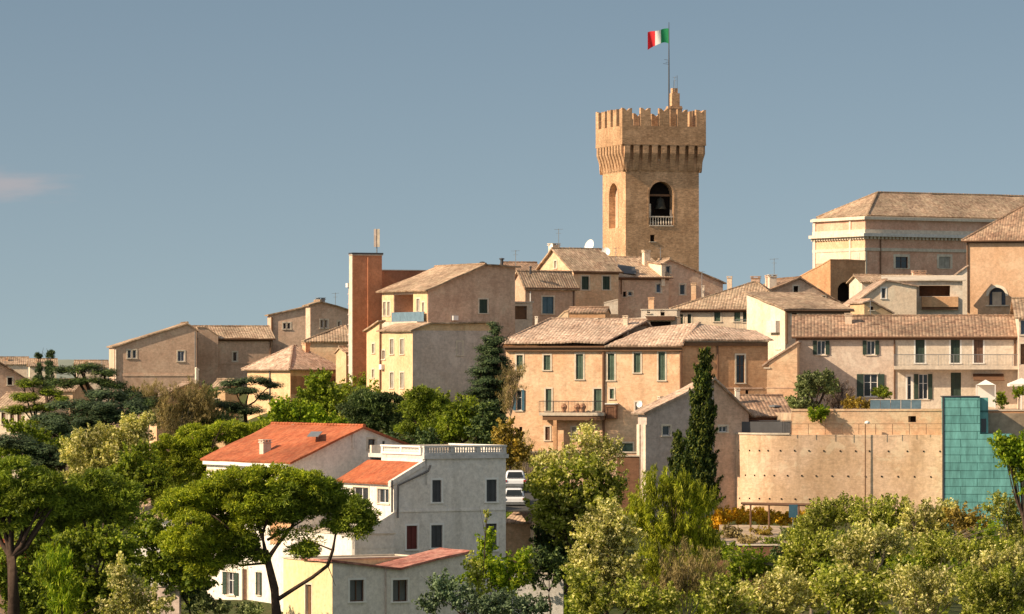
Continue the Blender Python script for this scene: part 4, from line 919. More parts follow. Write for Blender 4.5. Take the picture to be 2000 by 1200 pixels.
# --- long row house on the terrace
RD = 366
h = House('row_house', 'long two-tone row house, pink render and cream, with green shutters and a balcony', 'house', 1556, RD, -4, right=1987, Dp=9, eave=657, zb=-12, wall='plaster_pink', roof='tiles_brown', oh=.45)
h.ps_rel([(0, 0), (.5, 1.72), (1, 0)])
for a in (1596, 1693): h.win('F', a, 666, a+16, 693, 'open', 'dark_green_slats')
h.win('F', 1687, 731, 1714, 775, 'open', 'dark_green_slats'); h.win('F', 1794, 731, 1812, 780, 'open', 'dark_green_slats'); h.win('F', 1772, 735, 1780, 781, 'glass', sur='trim_white')
for a, m_ in ((1788, 'green_slats'), (1857, 'green_slats'), (1902, 'brown_slats')): h.win('F', a, 663, a+18, 709, 'shut', m_ if m_ != 'green_slats' else 'dark_green_slats', sur='trim_white')
h.win('F', 1857, 728, 1877, 776, 'shut', 'dark_green_slats')
cream = Face(h.F.at(h.F.t(1747), 0, .03)*1, h.F.u, h.F.n, 0); cream.o.z = 0; cream.len = h.F.len-h.F.t(1747); dt = h.F.t(1747)
mb = MB(); wall_on(mb, cream, h.zb, [(0, h.zE-.05), (cream.len, h.zE-.05)], [(a-dt, b-dt, c_, d_, .03) for a, b, c_, d_, *_ in h.holes['F'] if a > dt]); mb.build('cream_wall', 'plaster_pale', h.root)
h.pipe('F', 1747, 658, 780, 'pipe_brown', .07); h.pipe('F', 1556.8, 660, 740, 'pipe_brown', .12); h.pipe('F', 1982, 660, 716, 'pipe_brown', .09)
mb = MB(); r = h.F.rect(1746, 715, 1988, 722); h.F.box(mb, r[0], r[1], r[2], r[3], -.02, 1.25); b_ = mb.build('balcony', 'concrete_pale', h.root)
railing(b_, h.F.at(r[0], r[3], 1.2), h.F.at(r[1], r[3], 1.2), 1.0, .13, 'metal_grey')
mb = MB(); r = h.F.rect(1900, 739, 1960, 744); 
q = [h.F.at(r[0], r[2]+.0, 1.6), h.F.at(r[1], r[2], 1.6), h.F.at(r[1], r[3]+.35, .02), h.F.at(r[0], r[3]+.35, .02)]; mb.slab(*q, th=.06, amp=0); mb.build('canopy', 'pipe_brown', h.root)
h.gutter('pipe_brown'); h.chim(1657, 612, 648, .62, 368.5, 'plaster_cream')
mb = MB(); q0 = P(1668, 643, 368.1); q1 = P(1718, 643, 367.9); q2 = P(1718, 636, 369.0); q3 = P(1668, 636, 369.2); mb.slab(q0+UP*.3, q1+UP*.3, q2+UP*.3, q3+UP*.3, th=.1, amp=0); h.extra.append(('skylight', mb, 'frame_brown')); h.finish()
h = House('lean_house', 'bare lean-to house of pale brick with a steep sloping top beside the row house', 'house', 1492, 360, -6, right=1557, Dp=7, eave=715, zb=-8, wall='brick_warm', roof='tiles_pink', oh=.15)
h.pf([(1492, 714), (1557, 671)]); h.win('F', 1494, 713, 1501, 718, 'dark', sur=None); h.band('F', 1493, 757, 1556, 759, .03, 'brick_pink', 'string_course'); h.finish()
h = House('village_house', 'house edge with a dark open doorway and blue cloth at the end of the row', 'house', 1990, 362, -4, right=2070, Dp=9, eave=620, zb=-12, wall='plaster_pink', roof='tiles_tan', oh=.4); h.ps_rel([(0, 0), (.5, 1.6), (1, 0)])
h.win('F', 1993, 625, 2003, 654, 'blue'); h.door('F', 1993, 672, 2004, 712, 'wood_brown'); h.finish()
sh = P(1995, 750, 352); st = thing('sunshade', 'square cream cloth sunshade on a white post beside the row house terrace', 'parasol', (sh.x, sh.y, zpy(800, 352)))
mb = MB(); a_ = sh+UP*.5; cs = [sh+Vector(q) for q in ((-1.1, -1, 0), (1.1, -1, 0), (1.1, 1, 0), (-1.1, 1, 0))]
for k in range(4): mb.poly([cs[k], cs[(k+1) % 4], a_]); mb.quad(cs[k], cs[(k+1) % 4], cs[(k+1) % 4]-UP*.22, cs[k]-UP*.22)
mb.build('canopy', 'awning_cloth', st); mb = MB(); mb.tube([Vector((sh.x, sh.y, zpy(800, 352))), a_], .05); mb.build('pole', 'frame_white', st)
sh = P(1927, 765, 358); st = thing('garden_gazebo', 'small white canvas gazebo on the terrace before the row house', 'gazebo', (sh.x, sh.y, zpy(800, 358)))
mb = MB(); a_ = P(1925, 742, 358); cs = [P(1907, 752, 357), P(1944, 752, 357), P(1944, 752, 359.5), P(1907, 752, 359.5)]
for k in range(4): mb.poly([cs[k], cs[(k+1) % 4], a_])
mb.build('canopy', 'dish_white', st)
mb = MB(); mb.quad(P(1909, 753, 359.4), P(1943, 753, 359.4), P(1943, 795, 359.4), P(1909, 795, 359.4)); mb.build('curtain', 'dish_white', st)
for q in cs: mb = MB(); mb.tube([Vector((q.x, q.y, zpy(798, 358))), q], .04); mb.build('post', 'frame_white', st)

# --- long palace, left wing
PD = 362
pz = -8.6
h = House('palace', 'long peach brick palace with green shutters and a balcony standing on a pillar', 'palace', 988, PD, -14, right=1333, Dp=13, eave=679, zb=pz, wall='brick_warm', roof='tiles_pink', oh=.0)
h.kind = 'flat'; h.par = -.02
for a, b, c_, d_ in ((1009, 694, 1021, 722), (1062, 694, 1075, 723), (1125, 692, 1139, 741), (1187, 691, 1200, 743), (1238, 690, 1251, 728), (1286, 688, 1299, 743), (1066, 760, 1077, 803), (1160, 760, 1175, 803), (1191, 760, 1199, 779)):
    h.win('F', a, b, c_, d_, 'shut', 'green_slats')
h.win('F', 1008, 762, 1019, 802, 'open', 'blue_paint'); h.win('F', 1241, 786, 1251, 808, 'shut', 'grey_slats'); h.win('F', 1014, 834, 1020, 858, 'dark', sur=None)
h.win('F', 1065, 834, 1074, 860, 'shut', 'brown_slats'); h.win('F', 1117, 835, 1125, 858, 'shut', 'grey_slats'); h.win('F', 1205, 866, 1236, 900, 'shut', 'green_slats', name='window')
h.pipe('F', 1179, 680, 878, 'pipe_brown', .11); h.pipe('F', 1330.5, 670, 770, 'pipe_brown', .12)
mb = MB(); r = h.F.rect(1058, 806, 1184, 812); h.F.box(mb, r[0], r[1], r[2], r[3], -.02, 1.0); b_ = mb.build('balcony', 'concrete_pale', h.root)
mb = MB(); h.F.box(mb, r[0]+.3, r[1], r[2]-.4, r[2]-.004, .15, .9); mb.build('balcony_beam', 'wood_brown', b_)
railing(b_, h.F.at(r[0], r[3], .95), h.F.at(r[1], r[3], .95), 1.0, .13)
for tt in (2.2, 3.4, 3.9):
    mb = MB(); c = h.F.at(r[0]+tt, r[3], .7); mb.lathe(c, [(.14, 0), (.2, .3), (.3, .5), (.1, .8)], 6); mb.build('flower_pot', 'clay', b_)
mb = MB(); q = h.F.rect(1085, 812, 1092, 900); h.F.box(mb, q[0], q[1], pz, r[2]-.41, .55, .9); mb.build('pillar', 'brick_orange', h.root)
mb = MB(); q = h.F.rect(1186, 790, 1206, 818); h.F.box(mb, q[0], q[1], q[2], q[3], -.02, .4); e_ = mb.build('bay_box', 'dark_brick', h.root); 
mb = MB(); h.F.box(mb, q[0]-.1, q[1]+.1, q[3]+.003, q[3]+.10, -.02, .5); mb.build('bay_roof', 'frame_white', e_)
for tt in (700, 735, 775): 
    pass
mb = MB(); h.F.box(mb, .0, h.W, h.zE-.34, h.zE-.02, -.02, .28); h.F.box(mb, -.25, h.W+.1, h.zE-.02+.003, h.zE+.12, -.2, .5); mb.build('cornice', 'wood_brown', h.root)
h.finish(); h.roof.name = 'attic_floor'; PE = h.F.D(h.W)
f_ = h.F; rb = MB(); zz = h.zE+.12
e0 = f_.at(-.35, zz, .55); e1 = f_.at(f_.t(1183), zz, .55); e2 = f_.at(f_.t(1334), zz, .55)
bk = f_.at(-.35, zz, -12.5)
top0 = P(1076, 627, PD+6.5); top1 = P(1264, 629, PD+5.5); 
rb.slab(e0+UP*.22, e1+UP*.22, top1+UP*.05, top0+UP*.05, amp=.09); rb.slab(bk, e0, top0, top0, amp=.08)
rb.slab(e1-UP*.08, e2+UP*0, P(1366, 635, PE+4.5), P(1268, 642, PD+2.6), amp=.08)
rb.slab(top1, top0, bk, f_.at(f_.t(1250), zz, -12.5), amp=.05)
rb.ridge(top0+UP*.2, top1+UP*.2); rb.ridge(e0+UP*.3, top0+UP*.2); rb.ridge(e2+UP*.16, P(1366, 633, PE+4.5)+UP*.1, .17)
ro = rb.build('roof', 'tiles_pink', h.root)
for x, y0, y1, w_, D_, mt in ((1222, 617, 641, .42, PD+4, 'plaster_cream'), (1165, 622, 630, .3, PD+6, 'plaster_pale'), (1048, 618, 634, .25, PD+6, 'plaster_pale')):
    g_ = House.__new__(House); g_.o = h.o; g_.u = h.u; g_.v = h.v; g_.extra = []; g_.Dp = 10; g_.chim(x, y0, y1, w_, D_, mt); g_.extra[0][1].build('chimney', mt, ro)
mb = MB(); a0 = P(1200, 633, PD+6.8); a1 = P(1262, 630, PD+6.2)
d0 = (a1-a0).normalized()
mb.box8([a0-UP*1, a1-UP*1, a1-UP*1+Vector((0, .4, 0)), a0-UP*1+Vector((0, .4, 0)), a0+UP*.45, a1+UP*.45, a1+UP*.45+Vector((0, .4, 0)), a0+UP*.45+Vector((0, .4, 0))]); mb.build('parapet', 'plaster_pale', h.root)
# right wing, set at another angle
h = House('brick_house', 'dim orange brick wing with one tall dark window behind the cypress', 'house', 1333.5, PE+.1, 13, right=1500, Dp=12, eave=668, zb=pz, wall='brick_orange', roof='tiles_pink', oh=.0)
mb = MB(); sub = Face(h.F.o+h.F.n*.01, h.F.u, h.F.n, h.F.len)
h.kind = 'flat'; h.par = -.02; h.win('F', 1438, 694, 1454, 748, 'open', 'brown_slats') if False else h.win('F', 1438, 694, 1454, 748, 'glass', fr='frame_brown'); h.win('F', 1456, 762, 1462, 776, 'dark', sur=None); h.win('F', 1374, 756, 1378, 768, 'dark')
h.pipe('F', 1401, 672, 745, 'pipe_brown', .08); h.band('F', 1335, 757, 1490, 760, .05, 'brick_pink', 'string_course'); h.band('F', 1335, 670, 1498, 676, .25, 'wood_brown', 'cornice'); h.finish(); h.roof.name = 'attic_floor'
f_ = h.F; rb = MB(); zz = h.zE+.1
rb.slab(f_.at(-.1, zz, .5), f_.at(f_.len+.3, zz, .5), P(1478, 651, PE+5.5), P(1368, 636, PE+4.6), amp=.08); rb.slab(P(1478, 650, PE+5.5), P(1368, 636, PE+4.6), f_.at(0, zz, -12), f_.at(f_.len, zz, -12), amp=.05)
rb.slab(f_.at(f_.len+.3, zz, .5), f_.at(f_.len+.3, zz, -12), P(1478, 650, PE+5.5), P(1478, 650, PE+5.5), amp=.05)
rb.build('roof', 'tiles_pink', h.root)

# --- little shaded house by the cypress
h = House('cottage', 'small house with a shaded lilac-grey gable and a tile roof beside the cypress', 'house', 1263, 326, 25, right=1462, left=1246, eave=815, zb=-13.5, wall='plaster_grey', roof='tiles_pink', oh=.4)
h.pf([(1263, 806), (1392, 742), (1462, 808)])
h.win('F', 1294, 832, 1309, 851, 'glass'); h.win('F', 1404, 833, 1420, 844, 'glass')
mb = MB(); fc = h.F; sub = Face(fc.at(fc.t(1394), 0, .03), fc.u, fc.n, fc.len-fc.t(1394)); sub.o.z = 0
wall_on(mb, sub, h.zb, [(0, h.F.z(744, fc.t(1394))), (sub.len, h.prof[-1][1]-.05)], [(a-fc.t(1394), b-fc.t(1394), c_, d_, .03) for a, b, c_, d_, *_ in h.holes['F'] if a > fc.t(1394)]); mb.build('brick_panel', 'brick_pink', h.root)
mb = MB(); h.L.box(mb, .0, .5, -13.4, h.zE-.6, .0, .12)
h.L.box(mb, h.L.len-.4, h.L.len, -13.4, h.zE-.6, .0, .10); mb.build('bay', 'stone_trim', h.root); h.chim(1292, 775, 790, .45, 330, 'plaster_pale'); h.vent(1267, 790, 804, .06, 328, 'pipe_brown'); h.finish()
h = House('porch_wing', 'low wing with brown tiles over a dark porch at the end of the cottage', 'house', 1444, 331, 9, right=1540, Dp=6, eave=812, zb=-7, wall='dark_brick', roof='tiles_brown', oh=.35)
h.ps_rel([(0, 0), (.6, 1.45), (1, .9)]); h.chim(1440, 758, 792, .35, 333, 'plaster_pale'); h.vent(1512, 791, 808, .3, 333, 'metal_grey'); h.finish()
h = House('garden_wall', 'short cream brick end wall stepping down at the corner of the retaining wall', 'wall', 1530, 329.5, -6, right=1552, Dp=.5, eave=818, zb=-9, wall='brick_warm', roof='brick_warm', oh=.03); h.pf([(1530, 824), (1552, 812)]); h.finish()

# --- retaining wall
WD = 327
h = House('retaining_wall', 'long curved ochre retaining wall dotted with three rows of drain holes', 'wall', 1402, WD+4.5, -9, right=1560, Dp=1.2, eave=850, zb=-14.5, wall='concrete_wall', roof='concrete_pale')
root = h.root
# one curved sheet: bulges toward the viewer near its middle
cpx = [1402, 1420, 1445, 1475, 1510, 1550, 1600, 1650, 1700, 1750, 1800, 1844]
cD = [333, 330.5, 328.6, 327.4, 326.8, 326.6, 326.6, 326.6, 326.5, 326.3, 326, 325.6]
mb = MB(); zlow = -14.5; zt1 = zpy(849, 328)
_n = 60; _xs = [1402+442*k/_n for k in range(_n+1)]
_ds = np.interp(_xs, cpx, cD); _k = np.array([1, 3, 5, 3, 1])/13.0
for _ in range(3): _p = np.concatenate([2*_ds[0]-_ds[2:0:-1], _ds, 2*_ds[-1]-_ds[-2:-4:-1]]); _ds = np.convolve(_p, _k, 'valid')
cpx, cD = _xs, [float(q) for q in _ds]
pts = [P(x, 800, d) for x, d in zip(cpx, cD)]
for a, b in zip(pts, pts[1:]):
    mb.quad(Vector((a.x, a.y, zlow)), Vector((b.x, b.y, zlow)), Vector((b.x, b.y, zt1)), Vector((a.x, a.y, zt1)))
    mb.quad(Vector((a.x, a.y, zt1)), Vector((b.x, b.y, zt1)), Vector((b.x, b.y+1.0, zt1)), Vector((a.x, a.y+1.0, zt1)))
a = pts[0]; mb.quad(Vector((a.x, a.y, zlow)), Vector((a.x, a.y, zt1)), Vector((a.x, a.y+1, zt1)), Vector((a.x, a.y+1, zlow)))
mb.build('wall', 'concrete_wall', root)
mb = MB()
for a, b in zip(pts[:20], pts[1:20]):
    d = (b-a).normalized(); n_ = Vector((d.y, -d.x, 0)); f2 = Face(Vector((a.x, a.y, 0)), d, n_, (b-a).length); f2.box(mb, 0, f2.len, zt1+.003, zt1+.14, -.5, .08)
mb.build('coping', 'concrete_pale', root)
# upper band above the curved wall
mb = MB(); q0 = P(1545, 800, 327.6); q1 = P(1844, 800, 326.4)
d = (q1-q0).normalized(); n_ = Vector((d.y, -d.x, 0)); fU = Face(Vector((q0.x, q0.y, 0)), d, n_, (q1-q0).length)
hole_ = fU.rect(1774, 813, 1789, 825)
wall_on(mb, fU, zt1-.5, [(0, zpy(803, 327.4)), (fU.t(1600), zpy(801, 327.4)), (fU.len, zpy(801, 326.4))], [hole_+(.4,)])
fU.box(mb, 0, fU.len, zpy(803, 327)-.02, zpy(801, 327)+.07, -.5, .06)
mb.build('upper_wall', 'brick_warm', root)
mb = MB(); fU.box(mb, hole_[0], hole_[1], hole_[2], hole_[3], -.45, -.4); mb.build('opening', 'void', root)
def on_wall(px):
    for k in range(len(cpx)-1):
        if cpx[k] <= px <= cpx[k+1]:
            w = (px-cpx[k])/(cpx[k+1]-cpx[k]); return cD[k]*(1-w)+cD[k+1]*w
    return cD[-1]
rows = [(880, 882, [1405, 1424, 1444, 1464, 1483, 1500, 1524, 1552, 1580, 1609, 1641, 1671, 1698, 1735, 1772, 1804, 1836]),
        (928, 932, [1416, 1436, 1456, 1474, 1493, 1512, 1538, 1566, 1594, 1625, 1656, 1690, 1722, 1754, 1786, 1818]),
        (973, 979, [1424, 1445, 1464, 1483, 1503, 1526, 1553, 1581, 1612, 1645, 1673, 1705, 1735, 1768, 1800])]
for y0, y1, xs in rows:
    for x in xs:
        yy = y0+(y1-y0)*(x-1400)/440; D_ = on_wall(x)-.02; c = P(x, yy, D_)
        mb = MB(); mb.tube([c+Vector((0, .02, 0)), c+Vector((0, -.03, 0))], [.075, .065], 6); mb.build('drain_pipe_mouth', 'void', root)
h.kind = 'flat'; h.par = 0  # only the root of this house is used
# fence on the wall's ledge
p0 = P(1546, 849, 326.4); p1 = P(1842, 849, 325.6)
fn = thing('wire_fence', 'thin wire fence of slim posts along the ledge of the retaining wall', 'fence', p0)
mb = MB(); n = 9
for k in range(n+1):
    p = p0+(p1-p0)*k/n; mb = MB(); mb.tube([p, p+UP*.86], .022, 4); mb.build('post', 'pipe_brown', fn)
mb = MB(); mb.tube([p0+UP*.85, p1+UP*.85], .016, 4); mb.tube([p0+UP*.45, p1+UP*.45], .008, 4); mb.build('rail', 'pipe_brown', fn)
p0 = P(1402, 846, 332.3); p1 = P(1546, 847, 327.6)
fn = thing('terrace_railing', 'dark glazed railing along the terrace in front of the porch wing', 'railing', p0)
railing(fn, p0+UP*0, p1+UP*0, 1.0, .18, 'metal_dark')
mb = MB(); pa, pb_ = P(1448, 847, 329.6), P(1545, 847, 327.9); mb.quad(pa, pb_, pb_+UP*.95, pa+UP*.95); mb.quad(pa+Vector((0, .03, 0)), pb_+Vector((0, .03, 0)), pb_+Vector((0, .03, .95)), pa+Vector((0, .03, .95))); mb.build('screen', 'metal_dark', fn)
# lamp
lp = P(1690, 985, 326.25); ln_ = thing('street_lamp', 'tall slim street lamp standing before the retaining wall', 'street lamp', (lp.x, lp.y, -12.5))
tp = P(1690, 826, 326.25); mb = MB(); mb.tube([Vector((lp.x, lp.y, -12.5)), tp], [.06, .035]); mb.build('pole', 'pipe_brown', ln_)
mb = MB(); c = tp+Vector((.15, -.1, 0)); mb.lathe(c, [(.0, -.1), (.22, -.05), (.2, .08), (.05, .16)], 8); mb.build('lamp_head', 'frame_white', ln_)
# terrace behind the retaining wall
mb = MB(); zt = zpy(803, 334)
q = [P(1545, 0, 327.9), P(1935, 0, 326.5), P(2150, 0, 327), P(2150, 0, 372), P(1480, 0, 372), P(1480, 0, 336)]
mb.poly([Vector((p.x, p.y, zt-.1)) for p in q])
for p_, r_ in zip(q, q[1:]+q[:1]): mb.quad(Vector((p_.x, p_.y, -22)), Vector((r_.x, r_.y, -22)), Vector((r_.x, r_.y, zt-.1)), Vector((p_.x, p_.y, zt-.1)))
tag(mb.build('terrace', 'gravel_path'), kind='structure')

# --- teal copper-clad block
CD = 323
h = House('copper_block', 'teal copper-clad stair block with horizontal seams beside the retaining wall', 'building', 1844, CD, -3, right=1931, Dp=4, eave=776, zb=-15, wall='teal_copper', roof='teal_copper')
h.flat(.03); h.holes['F'] = []
for c in h.root.children: pass
def clad(fc, t0, t1, z0, z1, mb, z1b=None):
    a, b_ = fc.at(t0, z0, .0), fc.at(t1, z0, .0); c_, d_ = fc.at(t1, z1 if z1b is None else z1b), fc.at(t0, z1)
    mb.quad(a, b_, c_, d_, ((t0, z0), (t1, z0), (t1, c_.z), (t0, z1)))
fc = h.F
tA = fc.t(1914); mb = MB()
clad(fc, 0, tA, -15, zpy(776, CD), mb)
lowt = fc.t(1994); zl = zpy(848, CD)
# lower part reaches farther and its end slopes down
ff = Face(fc.o, fc.u, fc.n, lowt)
clad(ff, tA, fc.t(1936), -15, zl, mb); clad(ff, fc.t(1936), fc.t(1978), -15, zl, mb); clad(ff, fc.t(1978), lowt, -15, zl, mb, zpy(945, CD))
for (t0, t1, z1, dp) in ((0, tA, zpy(776, CD), 4), (tA, fc.t(1978), zl, 3.5)):
    mb.quad(fc.at(t0, z1), fc.at(t1, z1), fc.at(t1, z1, -dp), fc.at(t0, z1, -dp))
mb.quad(fc.at(0, -15), fc.at(0, zpy(776, CD)), fc.at(0, zpy(776, CD), -4), fc.at(0, -15, -4), ((0, -15), (0, -2), (4, -2), (4, -15)))
mb.quad(fc.at(tA, zl), fc.at(tA, zpy(776, CD)), fc.at(tA, zpy(776, CD), -4), fc.at(tA, zl, -4), ((0, -15), (0, -2), (4, -2), (4, -15)))
mb.quad(fc.at(fc.t(1978), zl), fc.at(lowt, zpy(945, CD)), fc.at(lowt, zpy(945, CD), -3.5), fc.at(fc.t(1978), zl, -3.5))
mb.build('cladding', 'teal_copper', h.root)
mb = MB(); fc.box(mb, tA+.02, fc.t(1931), zl+.004, zpy(777, CD), -1.4, -.55); rc = mb.build('recess_panel', 'teal_copper', h.root)
mb = MB(); fc.box(mb, tA+.12, fc.t(1927), zpy(845, CD), zpy(818, CD), -.56, -.50); mb.build('window', 'pane', h.root)
mb = MB(); fc.box(mb, -.14, -.003, -15, zpy(775, CD), -.2, .05); fc.box(mb, -.1, tA, zpy(776, CD)+.004, zpy(774, CD), -4, .06); mb.build('edge_trim', 'metal_dark', h.root)
h = House('brick_wall', 'orange brick terrace wall with a dark slot behind the copper block', 'wall', 1925, 327.2, -3, right=2060, Dp=1, eave=803, zb=-12, wall='brick_orange', roof='concrete_pale'); h.flat(.0); h.win('F', 1961, 826, 2010, 848, 'dark', sur='trim_pale', rev=.3); h.finish()

# --- shelter and board below the wall
sp = P(1466, 1060, 300); st = thing('pergola', 'bare rusty pergola of thin posts and a long beam below the retaining wall', 'pergola', (sp.x, sp.y, -14))
mb = MB(); a, b = P(1450, 985, 300), P(1625, 988, 300); mb.tube([a, b], .09, 6); mb.tube([a+Vector((0, 2, 0)), b+Vector((0, 2, 0))], .09, 6); mb.build('beam', 'pipe_brown', st)
for x in (1466, 1502, 1560, 1615):
    p = P(x, 987, 300); mb = MB(); mb.tube([Vector((p.x, p.y, -15)), p], .07); mb.build('post', 'pipe_brown', st)
sp = P(1549, 1030, 299); st = thing('notice_board', 'small blue notice board on a post under the pergola beam', 'sign', (sp.x, sp.y, -14.5))
mb = MB(); a = P(1541, 1011, 299); b = P(1558, 986, 299); mb.box8([Vector((x_, y_, z_)) for z_ in (a.z, b.z) for x_, y_ in ((a.x, 299), (b.x, 299), (b.x, 299.12), (a.x, 299.12))]); mb.build('board', 'blue_paint', st)
mb = MB(); mb.tube([Vector((sp.x, 299.15, -14.5)), Vector((sp.x, 299.15, b.z))], .04); mb.build('post', 'metal_grey', st)
mb = MB(); q = [P(1405, 1072, 292), P(1560, 1072, 292), P(1560, 1030, 304), P(1405, 1030, 304)]; mb.slab(*q, th=.1, amp=.1); tag(mb.build('path', 'gravel_path'), kind='structure')
sp = P(1470, 1100, 288); h = House('garden_wall', 'low dark stone wall below the gravel path by the pergola', 'wall', 1400, 290, -3, right=1640, Dp=.6, eave=1066, zb=-17, wall='dark_brick', roof='concrete_pale'); h.flat(.0); h.finish()

# ================================================================ white villa cluster
VA = 30
VD = 288
h = House('white_villa', 'white villa with a bright orange tiled gable roof and a pale stone eaves band', 'house', 572, VD, VA, right=850, left=404, eave=903, zb=-21, wall='white_grey', roof='tiles_red', oh=.35)
h.pf([(572, 903), (707, 836), (850, 893)])
h.win('F', 719, 858, 733, 877, 'glass', fr='frame_brown'); h.win('F', 747, 862, 752, 868, 'dark', sur=None); h.band('F', 687, 848, 692, 876, .1, 'white_grey', 'flue')
mb = MB(); h.L.box(mb, 0, h.L.len, h.zE-.42, h.zE-.1, -.02, .34); mb.build('eaves_band', 'trim_white', h.root)
mb = MB(); h.L.box(mb, 0, h.L.len, h.zE-1.1, h.zE-.72, -.02, .05); mb.build('string_course', 'plaster_cream', h.root)
for a, b in ((438, 465), (498, 515)): h.win('L', a+6, 1118, b-6, 1162, 'open', 'dark_green_slats')
h.win('L', 474, 1112, 483, 1175, 'shut', 'brown_slats'); h.win('L', 452, 1000, 462, 1040, 'shut', 'brown_slats')
for a in (430, 500, 545): h.win('L', a, 960, a+10, 1002, 'shut', 'green_slats')
mb = MB(); r = h.L.rect(528, 1008, 571, 1064); h.L.box(mb, r[0], r[1], r[2], r[3], -.02, .03); mb.build('ochre_panel', 'brick_orange', h.root)
mb = MB(); r = h.L.rect(455, 1180, 520, 1190); h.L.box(mb, r[0], r[1], r[2], r[3], 0, 1.2); b_ = mb.build('balcony', 'concrete_pale', h.root)
h.chim(518, 859, 874, .62, 294, 'plaster_pale'); h.chim(575, 829, 853, .25, 300, 'plaster_pale'); 
s_ = MB(); c = [P(600, 864, 290.8), P(622, 864, 290.0), P(630, 855, 292.2), P(608, 855, 293.0)]
s_.slab(*[q+UP*.38 for q in c], th=.06, amp=0); h.extra.append(('skylight', s_, 'metal_grey')); h.finish()
h = House('white_villa', 'tall white villa block in shade with a balustraded roof terrace and dark shutters', 'house', 769, 281, VA, right=988, left=664, eave=895, zb=-21, wall='white_grey', roof='tiles_red', oh=.3)
hF = h.F; t828 = hF.t(829)
h.win('F', 844, 938, 862, 981, 'shut', 'metal_dark', sur='trim_white'); h.win('F', 950, 937, 970, 980, 'shut', 'metal_dark', sur='trim_white')
h.win('F', 794, 1027, 815, 1073, 'shut', 'wood_red', sur='trim_white'); h.win('F', 842, 1026, 864, 1070, 'shut', 'metal_dark', sur='trim_white'); h.win('F', 948, 1023, 970, 1075, 'shut', 'metal_dark', sur='trim_white')
h.win('L', 738, 955, 760, 983, 'glass'); h.win('L', 690, 952, 720, 985, 'glass')
h.band('F', 770, 995, 986, 999, .06, 'white_grey', 'string_course')
zLow = zpy(943, 281); zHi = hF.z(906, t828); zT = hF.z(897, t828)
o, u, v, W_, Dp = h.o, h.u, h.v, h.W, h.Dp
mb = MB()
prF = [(0, zLow), (t828-.01, zHi), (t828, zT), (W_, zT)]
wall_on(mb, h.F, h.zb, prF, h.holes['F']); wall_on(mb, h.L, h.zb, [(0, zLow), (Dp, zLow)], h.holes['L']); wall_on(mb, h.R, h.zb, [(0, zT), (Dp, zT)], [])
wall_on(mb, h.K, h.zb, [(0, zT), (W_-t828, zT), (W_-t828+.01, zHi), (W_, zLow)], [])
mb.build('wall', 'white_grey', h.root)
A = lambda t, d, z: Vector(((o+u*t+v*d).x, (o+u*t+v*d).y, z)); sl = (zHi-zLow)/t828
rb = MB(); rb.slab(A(-.3, Dp+.1, zLow-.3*sl), A(-.3, .28, zLow-.3*sl), A(t828-.05, .28, zHi), A(t828-.05, Dp+.1, zHi), amp=.015); rb.build('roof', 'tiles_red', h.root)
mb = MB(); a_, b_ = h.F.at(-.3, zLow-.3*sl, 0), h.F.at(t828, zHi, 0)
n_ = -v; q = [a_+n_*.1, b_+n_*.1, b_-n_*.28, a_-n_*.28]; mb.box8([p+UP*-.12 for p in q]+[p+UP*.24 for p in q]); mb.build('verge', 'white_grey', h.root)
mb = MB(); mb.tube([h.F.pt(839, 909, .14), h.F.pt(835, 920, .14), h.F.pt(776, 948, .14), h.F.pt(775, 1012, .14)], .07); mb.build('gutter_pipe', 'metal_dark', h.root)
mb = MB(); mb.tube([h.F.pt(764.9, 938, .06), h.F.pt(764.9, 1020, .06)], .07); mb.build('drainpipe', 'metal_dark', h.root)
# terrace slab, cornice and balustrade
tt0 = t828-.1
mb = MB(); q = [A(tt0, -.15, 0), A(W_+.15, -.15, 0), A(W_+.15, Dp+.1, 0), A(tt0, Dp+.1, 0)]; mb.box8([Vector((p.x, p.y, zT+.002)) for p in q]+[Vector((p.x, p.y, zT+.28)) for p in q]); mb.build('cornice', 'grey_render', h.root)
zz = zT+.28; HB = .56
def balus(fc, t0, t1, e, mat, panels, solid=0):
    mb = MB(); fc.box(mb, t0, t1, zz+.004, zz+.16+solid, e-.26, e); fc.box(mb, t0-.02, t1+.02, zz+HB-.05+solid, zz+HB+.07+solid, e-.3, e+.04)
    for k in range(panels+1):
        c = t0+.15+(t1-t0-.3)*k/panels; fc.box(mb, c-.13, c+.13, zz+.162+solid, zz+HB-.052+solid, e-.25, e-.01)
    n_ = int((t1-t0)/.21)
    for k in range(n_):
        c = fc.at(t0+.2+(t1-t0-.4)*k/(n_-1), zz+.16+solid, e-.13); mb.lathe(c, [(.045, 0), (.08, .1), (.04, .2), (.05, HB-.22)], 6)
    return mb.build('balustrade', mat, h.root)
balus(h.F, tt0+.02, W_, .1, 'grey_render', 3);  # front rail greyer than the sunlit side: shade put into the colour
LL = Face(A(tt0, Dp, 0), -v, -u, Dp); 
balus(LL, LL.t(746), Dp-.2, .1, 'trim_white', 2); balus(h.R, .3, Dp-.1, .1, 'white_paint', 3)
mb = MB(); LL.box(mb, LL.t(746), Dp, zLow-.2, zT, -.3, .05); mb.build('terrace_wall', 'white_paint', h.root)
mb = MB(); q = [A(W_-.4, Dp-1.2, 0), A(W_, Dp-1.2, 0)];  h.K.box(mb, .2, W_-t828, zz, zz+HB, -.2, 0.05); mb.build('back_parapet', 'plaster_pale', h.root)
for nm in ('roof',): pass
